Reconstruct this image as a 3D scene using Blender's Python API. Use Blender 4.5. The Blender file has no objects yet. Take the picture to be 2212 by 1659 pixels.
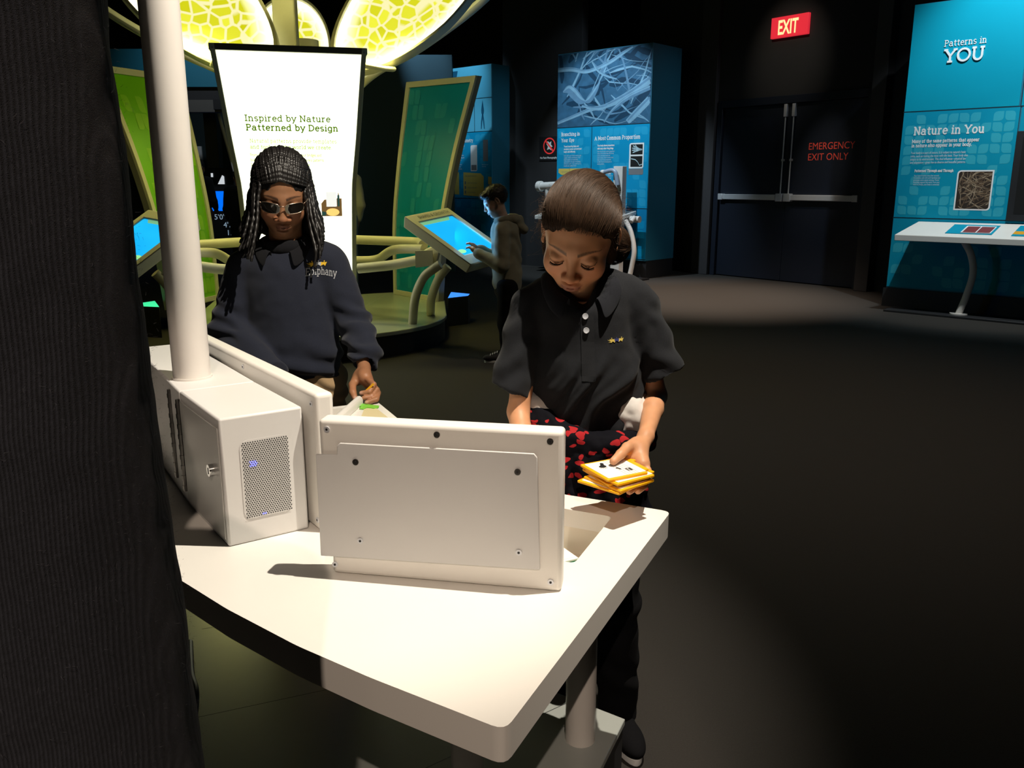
import bpy, bmesh, math, random
import numpy as np
from mathutils import Vector, Matrix, Euler, noise as mnoise
from mathutils.bvhtree import BVHTree
import openvdb as vdb

random.seed(7); RNG = np.random.default_rng(7)
SC = bpy.context.scene
COL = SC.collection
V = Vector

# ------------------------------------------------------------------ camera, world, lights, exposure
cam_data = bpy.data.cameras.new('camera')
cam = bpy.data.objects.new('camera', cam_data); COL.objects.link(cam)
cam.location = (0, 0, 1.32)
cam.rotation_euler = (math.radians(90 - 13.3565), 0, 0)
cam_data.sensor_width = 36.0
cam_data.lens = 1830 / 2212 * 36
cam_data.clip_start = 0.02
SC.camera = cam
SC.view_settings.view_transform = 'Standard'
SC.view_settings.look = 'None'
SC.view_settings.gamma = 1.0
SC.view_settings.exposure = 0.0
SC.view_settings.use_curve_mapping = False

world = bpy.data.worlds.new('dark_hall'); SC.world = world
world.use_nodes = True
world.node_tree.nodes['Background'].inputs[0].default_value = (0.55, 0.6, 0.7, 1)
world.node_tree.nodes['Background'].inputs[1].default_value = 0.008

def lamp(name, kind, loc, target, power, color=(1, 1, 1), size=0.05, angle=40, blend=0.3):
    d = bpy.data.lights.new(name, kind)
    d.energy = power; d.color = color
    if kind == 'SPOT':
        d.spot_size = math.radians(angle); d.spot_blend = blend; d.shadow_soft_size = size
    elif kind == 'AREA':
        d.size = size
    else:
        d.shadow_soft_size = size
    o = bpy.data.objects.new(name, d); COL.objects.link(o)
    o.location = loc
    o.rotation_euler = (V(target) - V(loc)).to_track_quat('-Z', 'Y').to_euler()
    return o

WARM = (1.0, 0.87, 0.68)
lamp('table_spotlight', 'SPOT', (0.57, 1.26, 3.2), (-0.60, 1.95, 0.72), 400, (1.0, 0.90, 0.75), 0.012, 60, 0.50)
lamp('rear_spotlight', 'SPOT', (0.07, -1.6, 3.2), (-0.42, 1.06, 0.45), 215, (1.0, 0.80, 0.64), 0.015, 27, 0.25)
lamp('exit_spotlight', 'SPOT', (2.05, 10.3, 4.7), (3.62, 11.75, 2.95), 90, WARM, 0.03, 30, 1.0)
lamp('exit_door_spotlight', 'SPOT', (2.9, 9.6, 4.6), (3.95, 11.25, 1.6), 230, (1.0, 0.86, 0.68), 0.03, 15, 1.0)
lamp('floor_spotlight', 'SPOT', (1.9, 9.6, 4.7), (2.2, 10.1, 0), 1950, (1.0, 0.80, 0.64), 0.05, 54, 1.0)
lamp('aisle_spotlight', 'SPOT', (1.6, 4.6, 4.7), (1.7, 4.8, 0), 260, (1.0, 0.80, 0.60), 0.05, 80, 1.0)
lamp('column_spotlight', 'SPOT', (0.15, 10.6, 4.4), (1.25, 12.5, 1.5), 520, (0.70, 0.88, 1.0), 0.03, 54, 0.6)
lamp('far_column_spotlight', 'SPOT', (-1.55, 13.3, 4.3), (-0.85, 14.45, 2.9), 150, (0.6, 0.85, 1.0), 0.03, 50, 0.9)
lamp('far_column_lower_spotlight', 'SPOT', (-1.7, 12.2, 4.3), (-0.6, 14.2, 1.4), 190, (0.7, 0.88, 1.0), 0.03, 34, 0.9)
lamp('you_column_spotlight', 'SPOT', (4.15, 7.35, 4.3), (4.95, 8.6, 2.0), 400, (0.80, 0.94, 1.0), 0.03, 75, 0.7)
lamp('reading_rail_spotlight', 'SPOT', (4.3, 7.2, 4.3), (4.6, 8.4, 0.85), 120, (1.0, 0.84, 0.66), 0.03, 34, 0.5)
lamp('fascia_spotlight', 'SPOT', (-4.2, 11.2, 4.4), (-4.2, 13, 2.9), 110, (0.8, 0.9, 1.0), 0.05, 80, 1.0)
lamp('column_side_fill', 'SPOT', (4.6, 9.3, 4.9), (2.25, 12.2, 1.7), 95, (0.75, 0.88, 1.0), 0.1, 38, 1.0)  # added fill lamp, lifts the column's dark right side
lamp('far_side_fill', 'SPOT', (1.4, 12.0, 4.7), (0.0, 14.2, 1.7), 70, (0.7, 0.86, 1.0), 0.1, 40, 1.0)  # same kind of added fill, for the far column's side
lamp('bench_spotlight', 'SPOT', (0.9, 10.9, 4.2), (1.35, 12.0, 1.0), 60, (0.95, 0.96, 1.0), 0.03, 22, 0.6)

# ------------------------------------------------------------------ materials
def mat(name, color, rough=0.5, metal=0.0, emit=None, estr=0.0, noise=0.0, nscale=30.0, bump=0.0, bscale=200.0,
        sheen=0.0, sss=0.0, coat=0.0, spec=0.5):
    m = bpy.data.materials.new(name); m.use_nodes = True
    nt = m.node_tree; b = nt.nodes['Principled BSDF']
    col = (*color, 1)
    b.inputs['Base Color'].default_value = col
    b.inputs['Roughness'].default_value = rough
    b.inputs['Metallic'].default_value = metal
    b.inputs['Specular IOR Level'].default_value = spec
    if sheen: b.inputs['Sheen Weight'].default_value = sheen
    if coat: b.inputs['Coat Weight'].default_value = coat
    if sss:
        b.inputs['Subsurface Weight'].default_value = sss
        b.inputs['Subsurface Radius'].default_value = (1.0, 0.35, 0.2)
        b.inputs['Subsurface Scale'].default_value = 0.004
    if emit:
        b.inputs['Emission Color'].default_value = (*emit, 1)
        b.inputs['Emission Strength'].default_value = estr
    if noise or bump:
        tc = nt.nodes.new('ShaderNodeTexCoord')
        if noise:
            n = nt.nodes.new('ShaderNodeTexNoise'); n.inputs['Scale'].default_value = nscale
            n.inputs['Detail'].default_value = 4
            nt.links.new(tc.outputs['Object'], n.inputs['Vector'])
            r = nt.nodes.new('ShaderNodeMix'); r.data_type = 'RGBA'
            r.inputs[6].default_value = tuple(min(1, c * (1 - noise)) for c in color) + (1,)
            r.inputs[7].default_value = tuple(min(1, c * (1 + noise)) for c in color) + (1,)
            nt.links.new(n.outputs['Fac'], r.inputs[0]); nt.links.new(r.outputs[2], b.inputs['Base Color'])
        if bump:
            n2 = nt.nodes.new('ShaderNodeTexNoise'); n2.inputs['Scale'].default_value = bscale
            nt.links.new(tc.outputs['Object'], n2.inputs['Vector'])
            bp = nt.nodes.new('ShaderNodeBump'); bp.inputs['Strength'].default_value = bump
            bp.inputs['Distance'].default_value = 0.002
            nt.links.new(n2.outputs['Fac'], bp.inputs['Height']); nt.links.new(bp.outputs['Normal'], b.inputs['Normal'])
    return m

M = {}
M['white'] = mat('white_laminate', (0.80, 0.77, 0.72), 0.38, noise=0.03, nscale=6, bump=0.03, bscale=900)
M['white_tube'] = mat('white_painted_tube', (0.72, 0.68, 0.64), 0.32, noise=0.02)
M['white_plate'] = mat('white_satin_plate', (0.66, 0.65, 0.64), 0.45, noise=0.02, nscale=8)
M['cream_paint'] = mat('cream_painted_steel', (0.66, 0.63, 0.50), 0.42, noise=0.03)
M['platform'] = mat('grey_laminate_platform', (0.36, 0.38, 0.36), 0.22, noise=0.03)
M['hub_platform'] = mat('pale_laminate_platform', (0.42, 0.46, 0.36), 0.25, noise=0.03)
M['black'] = mat('black_paint', (0.012, 0.012, 0.014), 0.55, noise=0.1)
M['black_wall'] = mat('black_wall_paint', (0.020, 0.020, 0.022), 0.8, noise=0.15, nscale=3)
M['portal'] = mat('dark_portal_paint', (0.045, 0.042, 0.045), 0.6, noise=0.1)
M['door'] = mat('navy_door_paint', (0.010, 0.014, 0.026), 0.45, noise=0.08, nscale=2)
M['steel'] = mat('brushed_steel', (0.70, 0.71, 0.75), 0.4, 0.35, noise=0.05)
M['dark_steel'] = mat('dark_screw_steel', (0.16, 0.15, 0.14), 0.35, 0.9)
M['chrome'] = mat('chrome', (0.8, 0.8, 0.8), 0.15, 1.0)
M['carpet'] = mat('dark_carpet', (0.022, 0.0188, 0.0158), 0.95, noise=0.45, nscale=260, bump=0.6, bscale=500)
M['ceiling'] = mat('black_ceiling', (0.012, 0.012, 0.012), 0.9, noise=0.2)
M['wallblue'] = mat('navy_wall_paint', (0.012, 0.055, 0.085), 0.6, noise=0.08, nscale=2)
M['sideblue'] = mat('blue_side_panel', (0.02, 0.17, 0.27), 0.5, noise=0.05, nscale=3)
M['red'] = mat('red_lettering', (0.95, 0.10, 0.07), 0.5, emit=(1, 0.08, 0.05), estr=0.0)
M['white_ink'] = mat('white_ink', (0.85, 0.87, 0.87), 0.5)
M['dim_ink'] = mat('pale_ink', (0.55, 0.72, 0.78), 0.5)
M['yellow_ink'] = mat('yellow_ink', (0.72, 0.55, 0.13), 0.5)
M['grey_ink'] = mat('grey_ink', (0.20, 0.20, 0.21), 0.5)
M['black_ink'] = mat('black_ink', (0.012, 0.012, 0.012), 0.5)
M['orange_plastic'] = mat('orange_plastic', (0.90, 0.42, 0.005), 0.35)
M['green_plastic'] = mat('green_plastic', (0.20, 0.62, 0.05), 0.35)
M['dark_green_plastic'] = mat('dark_green_plastic', (0.01, 0.22, 0.09), 0.4)
M['card_white'] = mat('white_card_face', (0.85, 0.83, 0.78), 0.45)
M['bin'] = mat('cream_bin', (0.72, 0.66, 0.55), 0.45, noise=0.02)

# ------------------------------------------------------------------ object helpers
MW = {}
def finish(me, auto=40):
    bm = bmesh.new(); bm.from_mesh(me)
    for e in bm.edges:
        e.smooth = not (len(e.link_faces) == 2 and e.calc_face_angle(0) > math.radians(auto))
    for f in bm.faces: f.smooth = True
    bm.to_mesh(me); bm.free()

def thing(name, label, cat, loc=(0, 0, 0), rotz=0.0, group=None):
    o = bpy.data.objects.new(name, None); COL.objects.link(o)
    o.empty_display_size = 0.05
    o.location = loc; o.rotation_euler = (0, 0, rotz)
    MW[o.name] = Matrix.Translation(V(loc)) @ Matrix.Rotation(rotz, 4, 'Z')
    o['label'] = label; o['category'] = cat
    if group: o['group'] = group
    return o

def tag(o, label, cat, group=None):
    o['label'] = label; o['category'] = cat
    if group: o['group'] = group
    return o

def link_mesh(name, me, mats, parent=None, kind=None, label=None):
    mats = mats if isinstance(mats, (list, tuple)) else [mats]
    for m in mats: me.materials.append(m)
    o = bpy.data.objects.new(name, me); COL.objects.link(o)
    if parent is not None:
        W = MW[parent.name]
        me.transform(W.inverted()); MW[o.name] = W
        o.parent = parent
    else:
        MW[o.name] = Matrix.Identity(4)
    if kind: o['kind'] = kind
    if label: o['label'] = label
    return o

def obj(name, bm, mats, parent=None, bevel=0.0, seg=2, auto=40, kind=None, label=None, fixn=True):
    """links a bmesh (world coordinates) as one mesh object"""
    if fixn: bmesh.ops.recalc_face_normals(bm, faces=bm.faces)
    me = bpy.data.meshes.new(name); bm.to_mesh(me); bm.free()
    finish(me, auto)
    o = link_mesh(name, me, mats, parent, kind, label)
    if bevel:
        md = o.modifiers.new('bevel', 'BEVEL'); md.width = bevel; md.segments = seg
        md.limit_method = 'ANGLE'; md.angle_limit = math.radians(35)
    return o

def top(name, bm, mats, label, cat, group=None, **k):
    """a top-level thing made of one mesh, its origin moved to its base"""
    bm.verts.ensure_lookup_table()
    xs = [v.co for v in bm.verts]
    base = V((sum(c.x for c in xs) / len(xs), sum(c.y for c in xs) / len(xs), min(c.z for c in xs)))
    bmesh.ops.translate(bm, verts=bm.verts, vec=-base)
    o = obj(name, bm, mats, None, **k); o.location = base; MW[o.name] = Matrix.Translation(base)
    return tag(o, label, cat, group)

def faces_from(bm, pts, polys, mi=0):
    vs = [bm.verts.new(p) for p in pts]; out = []
    for p in polys:
        try:
            f = bm.faces.new([vs[i] for i in p]); f.material_index = mi; out.append(f)
        except ValueError: pass
    return out

def prism(bm, poly, ext, mi=0):
    """polygon (3-D points) extruded by the vector ext"""
    n = len(poly); a = [V(p) for p in poly]; ext = V(ext)
    pts = a + [p + ext for p in a]
    polys = [list(range(n))[::-1], list(range(n, 2 * n))] + [[i, (i + 1) % n, n + (i + 1) % n, n + i] for i in range(n)]
    return faces_from(bm, pts, polys, mi)

def zprism(bm, poly2, z0, z1, mi=0):
    return prism(bm, [(p[0], p[1], z0) for p in poly2], (0, 0, z1 - z0), mi)

def obox(bm, o, u, v, w, mi=0):
    """parallelepiped from corner o and edge vectors u, v, w"""
    o, u, v, w = V(o), V(u), V(v), V(w)
    return prism(bm, [o, o + u, o + u + v, o + v], w, mi)

def box(bm, lo, hi, mi=0):
    return obox(bm, lo, (hi[0] - lo[0], 0, 0), (0, hi[1] - lo[1], 0), (0, 0, hi[2] - lo[2]), mi)

def flat(bm, pts, mi=0):
    try:
        f = bm.faces.new([bm.verts.new(p) for p in pts]); f.material_index = mi; return f
    except ValueError: return None

def catmull(pts, n=8):
    p = [V(q) for q in pts]; p = [p[0] * 2 - p[1]] + p + [p[-1] * 2 - p[-2]]
    out = []
    for i in range(1, len(p) - 2):
        for k in range(n):
            t = k / n
            out.append(0.5 * ((2 * p[i]) + (p[i + 1] - p[i - 1]) * t + (2 * p[i - 1] - 5 * p[i] + 4 * p[i + 1] - p[i + 2]) * t * t
                              + (3 * p[i] - p[i - 1] - 3 * p[i + 1] + p[i + 2]) * t ** 3))
    out.append(p[-2]); return out

def tube(bm, pts, r, seg=12, mi=0, caps=True, flatn=1.0):
    pts = [V(p) for p in pts]; n = len(pts)
    rs = r if isinstance(r, (list, tuple)) else [r] * n
    t0 = (pts[1] - pts[0]).normalized()
    up = V((0, 0, 1)) if abs(t0.z) < 0.9 else V((1, 0, 0))
    nrm = (up - t0 * up.dot(t0)).normalized(); rings = []
    for i in range(n):
        t = (pts[min(i + 1, n - 1)] - pts[max(i - 1, 0)]).normalized()
        nrm = (nrm - t * nrm.dot(t)).normalized(); b = t.cross(nrm)
        rings.append([bm.verts.new(pts[i] + (nrm * math.cos(a) * flatn + b * math.sin(a)) * rs[i]) for a in [2 * math.pi * k / seg for k in range(seg)]])
    for i in range(n - 1):
        for k in range(seg):
            f = bm.faces.new([rings[i][k], rings[i][(k + 1) % seg], rings[i + 1][(k + 1) % seg], rings[i + 1][k]]); f.material_index = mi
    if caps:
        f = bm.faces.new(rings[0][::-1]); f.material_index = mi
        f = bm.faces.new(rings[-1]); f.material_index = mi

def lathe(bm, prof, Mx, seg=24, mi=0):
    """profile [(radius, height)] turned round local z, placed by the matrix Mx"""
    rings = []
    for r, z in prof:
        rings.append([bm.verts.new(Mx @ V((r * math.cos(2 * math.pi * k / seg), r * math.sin(2 * math.pi * k / seg), z))) for k in range(seg)])
    for i in range(len(rings) - 1):
        for k in range(seg):
            f = bm.faces.new([rings[i][k], rings[i][(k + 1) % seg], rings[i + 1][(k + 1) % seg], rings[i + 1][k]]); f.material_index = mi
    for rr in (rings[0][::-1], rings[-1]):
        f = bm.faces.new(rr); f.material_index = mi

def basis(o, x, y, z=None):
    x, y = V(x).normalized(), V(y)
    y = (y - x * y.dot(x)).normalized()
    z = x.cross(y)
    return Matrix(((x.x, y.x, z.x, o[0]), (x.y, y.y, z.y, o[1]), (x.z, y.z, z.z, o[2]), (0, 0, 0, 1)))

def roundrect(x0, y0, x1, y1, r, n=5, only=None):
    out = []
    for i, (cx, cy, a0) in enumerate(((x1 - r, y1 - r, 0), (x0 + r, y1 - r, 90), (x0 + r, y0 + r, 180), (x1 - r, y0 + r, 270))):
        if only is not None and i not in only:
            out.append(((x1, y1), (x0, y1), (x0, y0), (x1, y0))[i]); continue
        for k in range(n + 1):
            a = math.radians(a0 + 90 * k / n); out.append((cx + r * math.cos(a), cy + r * math.sin(a)))
    return out

# ------------------------------------------------------------------ lettering
def arc(cx, cy, rx, ry, a0, a1, n=None):
    n = n or max(4, int(abs(a1 - a0) / 22))
    return [(cx + rx * math.cos(math.radians(a0 + (a1 - a0) * k / n)), cy + ry * math.sin(math.radians(a0 + (a1 - a0) * k / n))) for k in range(n + 1)]
S_ = {}
def g(ch, adv, strokes, serifs=()): S_[ch] = (adv, strokes, serifs)
g('a', .52, [arc(.23, .34, .15, .16, 160, 0) + [(.38, 0)], arc(.21, .145, .16, .145, 50, 310)], [(.42, 0, .05)])
g('b', .54, [[(.12, 0), (.12, .72)], arc(.28, .25, .18, .25, 150, -150)], [(.07, .72, .05)])
g('c', .48, [arc(.26, .25, .19, .25, 50, 310)])
g('d', .55, [[(.41, 0), (.41, .72)], arc(.25, .25, .18, .25, 30, 330)], [(.46, 0, .05), (.36, .72, .05)])
g('e', .50, [[(.08, .27), (.44, .27)] + arc(.26, .25, .18, .25, 5, 315)])
g('f', .36, [[(.16, 0), (.16, .55)] + arc(.28, .55, .12, .16, 180, 60), [(.05, .48), (.32, .48)]], [(.16, 0, .1)])
g('g', .53, [arc(.25, .25, .18, .25, 0, 360), [(.42, .5), (.42, -.06)] + arc(.25, -.06, .17, .15, 0, -150)])
g('h', .56, [[(.12, 0), (.12, .72)], arc(.27, .3, .15, .2, 180, 0) + [(.42, 0)]], [(.12, 0, .09), (.42, 0, .09), (.07, .72, .05)])
g('i', .28, [[(.14, 0), (.14, .5)], [(.14, .66), (.14, .73)]], [(.14, 0, .11), (.09, .5, .05)])
g('k', .53, [[(.12, 0), (.12, .72)], [(.42, .5), (.13, .2)], [(.22, .3), (.43, 0)]], [(.12, 0, .09), (.43, 0, .07), (.42, .5, .07)])
g('l', .28, [[(.14, 0), (.14, .72)]], [(.14, 0, .11), (.09, .72, .05)])
g('m', .80, [[(.12, 0), (.12, .5)], arc(.255, .3, .135, .2, 180, 0) + [(.39, 0)], arc(.525, .3, .135, .2, 180, 0) + [(.66, 0)]], [(.12, 0, .08), (.39, 0, .08), (.66, 0, .08), (.07, .5, .05)])
g('n', .56, [[(.12, 0), (.12, .5)], arc(.27, .3, .15, .2, 180, 0) + [(.42, 0)]], [(.12, 0, .09), (.42, 0, .09), (.07, .5, .05)])
g('o', .52, [arc(.26, .25, .19, .25, 0, 360)])
g('p', .54, [[(.12, -.2), (.12, .5)], arc(.28, .25, .18, .25, 150, -150)], [(.12, -.2, .1), (.07, .5, .05)])
g('q', .54, [[(.42, -.2), (.42, .5)], arc(.26, .25, .18, .25, 30, 330)], [(.42, -.2, .1)])
g('r', .42, [[(.13, 0), (.13, .5)], arc(.28, .3, .15, .2, 180, 60)], [(.13, 0, .11), (.08, .5, .05)])
g('s', .44, [arc(.22, .37, .14, .13, 35, 270) + arc(.22, .12, .15, .12, 90, -145)[1:]])
g('t', .38, [[(.18, .66), (.18, .14)] + arc(.28, .14, .10, .14, 180, 300)[1:], [(.06, .48), (.33, .48)]])
g('u', .56, [[(.12, .5), (.12, .2)] + arc(.27, .2, .15, .2, 180, 360)[1:] + [(.42, .5)], [(.42, .3), (.42, 0)]], [(.08, .5, .05), (.38, .5, .05), (.46, 0, .05)])
g('v', .48, [[(.06, .5), (.24, 0), (.42, .5)]], [(.06, .5, .07), (.42, .5, .07)])
g('w', .72, [[(.06, .5), (.2, 0), (.36, .5), (.52, 0), (.66, .5)]], [(.06, .5, .06), (.66, .5, .06)])
g('x', .48, [[(.06, .5), (.42, 0)], [(.42, .5), (.06, 0)]], [(.06, 0, .07), (.42, 0, .07)])
g('y', .50, [[(.06, .5), (.25, .02)], [(.44, .5), (.18, -.2)]], [(.06, .5, .07), (.44, .5, .07), (.15, -.2, .06)])
g('A', .66, [[(.08, 0), (.33, .7), (.58, 0)], [(.17, .24), (.49, .24)]], [(.08, 0, .09), (.58, 0, .09)])
g('B', .58, [[(.12, 0), (.12, .7), (.30, .7)] + arc(.30, .535, .16, .165, 90, -90) + [(.12, .37)], [(.30, .37)] + arc(.32, .185, .18, .185, 90, -90) + [(.12, 0)]], [(.08, 0, .05), (.08, .7, .05)])
g('C', .62, [arc(.34, .35, .27, .35, 45, 315)], [])
g('D', .64, [[(.12, 0), (.12, .7), (.27, .7)] + arc(.27, .35, .29, .35, 90, -90) + [(.12, 0)]], [(.08, 0, .05), (.08, .7, .05)])
g('E', .56, [[(.5, .58), (.5, .7), (.12, .7), (.12, 0), (.52, 0), (.52, .13)], [(.12, .36), (.42, .36)]], [(.08, 0, .05), (.08, .7, .05)])
g('I', .34, [[(.17, 0), (.17, .7)]], [(.17, 0, .12), (.17, .7, .12)])
g('M', .82, [[(.13, 0), (.13, .7), (.41, .12), (.69, .7), (.69, 0)]], [(.13, 0, .09), (.69, 0, .09), (.09, .7, .06), (.73, .7, .06)])
g('N', .68, [[(.13, 0), (.13, .7), (.54, 0), (.54, .7)]], [(.13, 0, .09), (.08, .7, .06), (.54, .7, .09)])
g('O', .74, [arc(.37, .35, .31, .35, 0, 360, 20)])
g('P', .56, [[(.12, 0), (.12, .7), (.28, .7)] + arc(.28, .515, .19, .185, 90, -90) + [(.12, .33)]], [(.12, 0, .1), (.08, .7, .05)])
g('S', .52, [arc(.26, .52, .18, .18, 35, 270) + arc(.26, .17, .2, .17, 90, -145)[1:]])
g('T', .6, [[(.06, .58), (.06, .7), (.54, .7), (.54, .58)], [(.3, 0), (.3, .7)]], [(.3, 0, .12)])
g('U', .68, [[(.13, .7), (.13, .24)] + arc(.34, .24, .21, .24, 180, 360)[1:] + [(.55, .7)]], [(.13, .7, .09), (.55, .7, .09)])
g('Y', .64, [[(.07, .7), (.32, .33), (.57, .7)], [(.32, .33), (.32, 0)]], [(.07, .7, .08), (.57, .7, .08), (.32, 0, .11)])
g('.', .22, [[(.11, -.02), (.11, .08)]]); g(',', .22, [[(.13, .07), (.08, -.08)]]); g("'", .2, [[(.1, .6), (.1, .74)]])
g(' ', .26, [])

def slab(bm, s, size, Mx, w=0.08, track=0.03, align='L', thick=0.0, mi=0, warp=None, sx=1.0):
    """slab-serif lettering, drawn as ribbons in the local xy plane of Mx"""
    width = sum(S_.get(c, S_[' '])[0] + track for c in s) * size * sx
    x = {'L': 0, 'C': -width / 2, 'R': -width}[align] / size
    cnt = [0]
    def quad(a, b, hw, ext):
        a, b = V((a[0], a[1], 0)), V((b[0], b[1], 0)); d = b - a
        if d.length < 1e-6: return
        d.normalize(); nn = V((-d.y, d.x, 0)) * hw; a -= d * ext; b += d * ext
        pts = []
        for p in (a + nn, a - nn, b - nn, b + nn):
            q = p * size; q.z = (cnt[0] % 24) * 6e-5
            if warp: q = V((*warp(q)[:2], q.z))
            pts.append(Mx @ q)
        cnt[0] += 1
        if thick: prism(bm, pts, (Mx.to_3x3() @ V((0, 0, 1))) * thick, mi)
        else: flat(bm, pts, mi)
    for ch in s:
        adv, st, se = S_.get(ch, S_[' '])
        for pl in st:
            for i in range(len(pl) - 1):
                quad(((x + pl[i][0]) * sx, pl[i][1]), ((x + pl[i + 1][0]) * sx, pl[i + 1][1]), w / 2, w * 0.22)
        for (sxp, sy, hw) in se:
            quad(((x + sxp - hw - .02) * sx, sy), ((x + sxp + hw + .02) * sx, sy), w / 2, 0)
        x += adv + track
    return width

def text(bm, s, size, Mx, align='LEFT', mi=0, off=0.0, sx=1.0, ext=0.0, space=1.0):
    """plain sans lettering turned into mesh"""
    cu = bpy.data.curves.new('t', 'FONT'); cu.body = s; cu.size = size; cu.align_x = align
    cu.offset = off; cu.extrude = ext; cu.resolution_u = 3; cu.space_line = space
    o = bpy.data.objects.new('t', cu); COL.objects.link(o)
    bpy.context.view_layer.update()
    me = o.to_mesh()
    T = Mx @ Matrix.Diagonal((sx, 1, 1, 1))
    base = len(bm.verts); vs = [bm.verts.new(T @ v.co) for v in me.vertices]
    for p in me.polygons:
        try:
            f = bm.faces.new([vs[i] for i in p.vertices]); f.material_index = mi
        except ValueError: pass
    o.to_mesh_clear(); bpy.data.objects.remove(o); bpy.data.curves.remove(cu)

def leaf(bm, Mx, x, y, s, flip=1, mi=0):
    """a leaf cell: a rounded square with two sharp corners"""
    p = roundrect(-s, -s, s, s, s * 0.75, 4, only=(0, 2) if flip > 0 else (1, 3))
    flat(bm, [Mx @ V((x + a, y + b, 0)) for a, b in p], mi)
# ------------------------------------------------------------------ the hall
def quadbox(name, lo, hi, m, kind='structure'):
    bm = bmesh.new(); box(bm, lo, hi); return obj(name, bm, m, kind=kind)
quadbox('floor', (-11, -5, -0.2), (12, 20, 0), M['carpet'])
quadbox('ceiling', (-11, -5, 5.2), (12, 20, 5.4), M['ceiling'])
quadbox('wall_left', (-11.2, -5, 0), (-11, 20, 5.2), M['black_wall'])
quadbox('wall_right', (12, -5, 0), (12.2, 20, 5.2), M['black_wall'])
quadbox('wall_back', (-11, 20, 0), (12, 20.2, 5.2), M['black_wall'])
quadbox('wall_front', (-11, -5.2, 0), (12, -5, 5.2), M['black_wall'])

# exit wall: runs from the far column towards the right column, with a double door in it
WD = V((0.625, -0.781, 0)).normalized(); WN = V((WD.y, -WD.x, 0)); WL = V((2.953, 12.574, 0))
def W(s, z, off=0.0): return WL + WD * s + WN * off + V((0, 0, z))
def wbox(bm, s0, s1, z0, z1, o0, o1, mi=0):
    obox(bm, W(s0, z0, o0), WD * (s1 - s0), WN * (o1 - o0), V((0, 0, z1 - z0)), mi)
def WM(s, z, off): return basis(W(s, z, off), WD, (0, 0, 1))
bm = bmesh.new()
zprism(bm, [W(-1.6, 0)[:2], W(-0.02, 0)[:2], W(-0.02, 0, -0.2)[:2], W(-1.6, 0, -0.2)[:2]], 0, 5.2)
zprism(bm, [W(2.32, 0)[:2], W(5.2, 0)[:2], W(5.2, 0, -0.2)[:2], W(2.32, 0, -0.2)[:2]], 0, 5.2)
wbox(bm, -0.02, 2.32, 2.44, 5.2, -0.2, 0)
obj('wall_exit', bm, M['black_wall'], kind='structure')
bm = bmesh.new(); wbox(bm, -0.34, -0.04, 0, 5.1, 0, 0.07); wbox(bm, 2.34, 2.52, 0, 5.1, 0, 0.16)
obj('trim_1', bm, M['portal'], kind='structure', bevel=0.006)
bm = bmesh.new()
wbox(bm, -0.02, 0.06, 0, 2.44, -0.12, 0.03); wbox(bm, 2.24, 2.32, 0, 2.44, -0.12, 0.03); wbox(bm, 0.06, 2.24, 2.34, 2.44, -0.12, 0.03)
obj('trim_2', bm, M['door'], kind='structure', bevel=0.004)
def door_leaf(name, s0, s1, hinge_left):
    bm = bmesh.new(); wbox(bm, s0, s1, 0.012, 2.335, -0.06, -0.015)
    d = obj(name, bm, M['door'], kind='structure', bevel=0.003)
    inner = s1 if hinge_left else s0
    k = -1 if hinge_left else 1
    bm = bmesh.new(); wbox(bm, min(s0 + .03, s1), s1 - .03, 1.09, 1.165, -0.015, 0.045)
    bar = obj('panic_bar', bm, M['steel'], d, bevel=0.008)
    bm = bmesh.new()
    c = inner + k * 0.06; wbox(bm, c - .05, c + .05, 1.075, 1.18, -0.015, 0.062)
    e = (s0 + .05) if hinge_left else (s1 - .05); wbox(bm, e - .04, e + .04, 1.085, 1.17, -0.015, 0.055)
    obj('bar_housing', bm, M['dark_steel'] if False else M['steel'], d, bevel=0.006)
    bm = bmesh.new(); tube(bm, [W(c, 1.18, 0.02), W(c, 2.25, 0.02)], 0.009, 8)
    obj('latch_rod', bm, M['steel'], d)
    bm = bmesh.new(); wbox(bm, c - .022, c + .022, 2.17, 2.33, -0.015, 0.04); wbox(bm, c - .014, c + .014, 1.60, 1.63, -0.015, 0.034)
    obj('rod_bracket', bm, M['steel'], d, bevel=0.004)
    return d
door_leaf('door_1', 0.065, 1.148, True)
d2 = door_leaf('door_2', 1.152, 2.235, False)
bm = bmesh.new()
for i, s in enumerate(('EMERGENCY', 'EXIT ONLY')):
    text(bm, s, 0.124, WM(1.44, 1.74 - 0.135 * i, -0.013), off=0.0, sx=0.92)
obj('lettering', bm, M['red'], d2)

# exit sign
es = thing('exit_sign', 'red lit EXIT sign mounted on the black wall above the double door', 'sign', W(1.065, 3.16))
bm = bmesh.new(); wbox(bm, 0.79, 1.34, 3.165, 3.42, 0.0, 0.05)
obj('sign_box', bm, mat('red_lit_panel', (0.6, 0.02, 0.03), 0.4, emit=(1, 0.035, 0.06), estr=0.62), es, bevel=0.006)
bm = bmesh.new()
text(bm, 'EXIT', 0.245, WM(0.895, 3.205, 0.0525), off=0.006, sx=0.60)
obj('lettering', bm, mat('lit_letters', (0.9, 0.7, 0.35), 0.4, emit=(1, 0.72, 0.33), estr=1.05), es)

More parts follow.
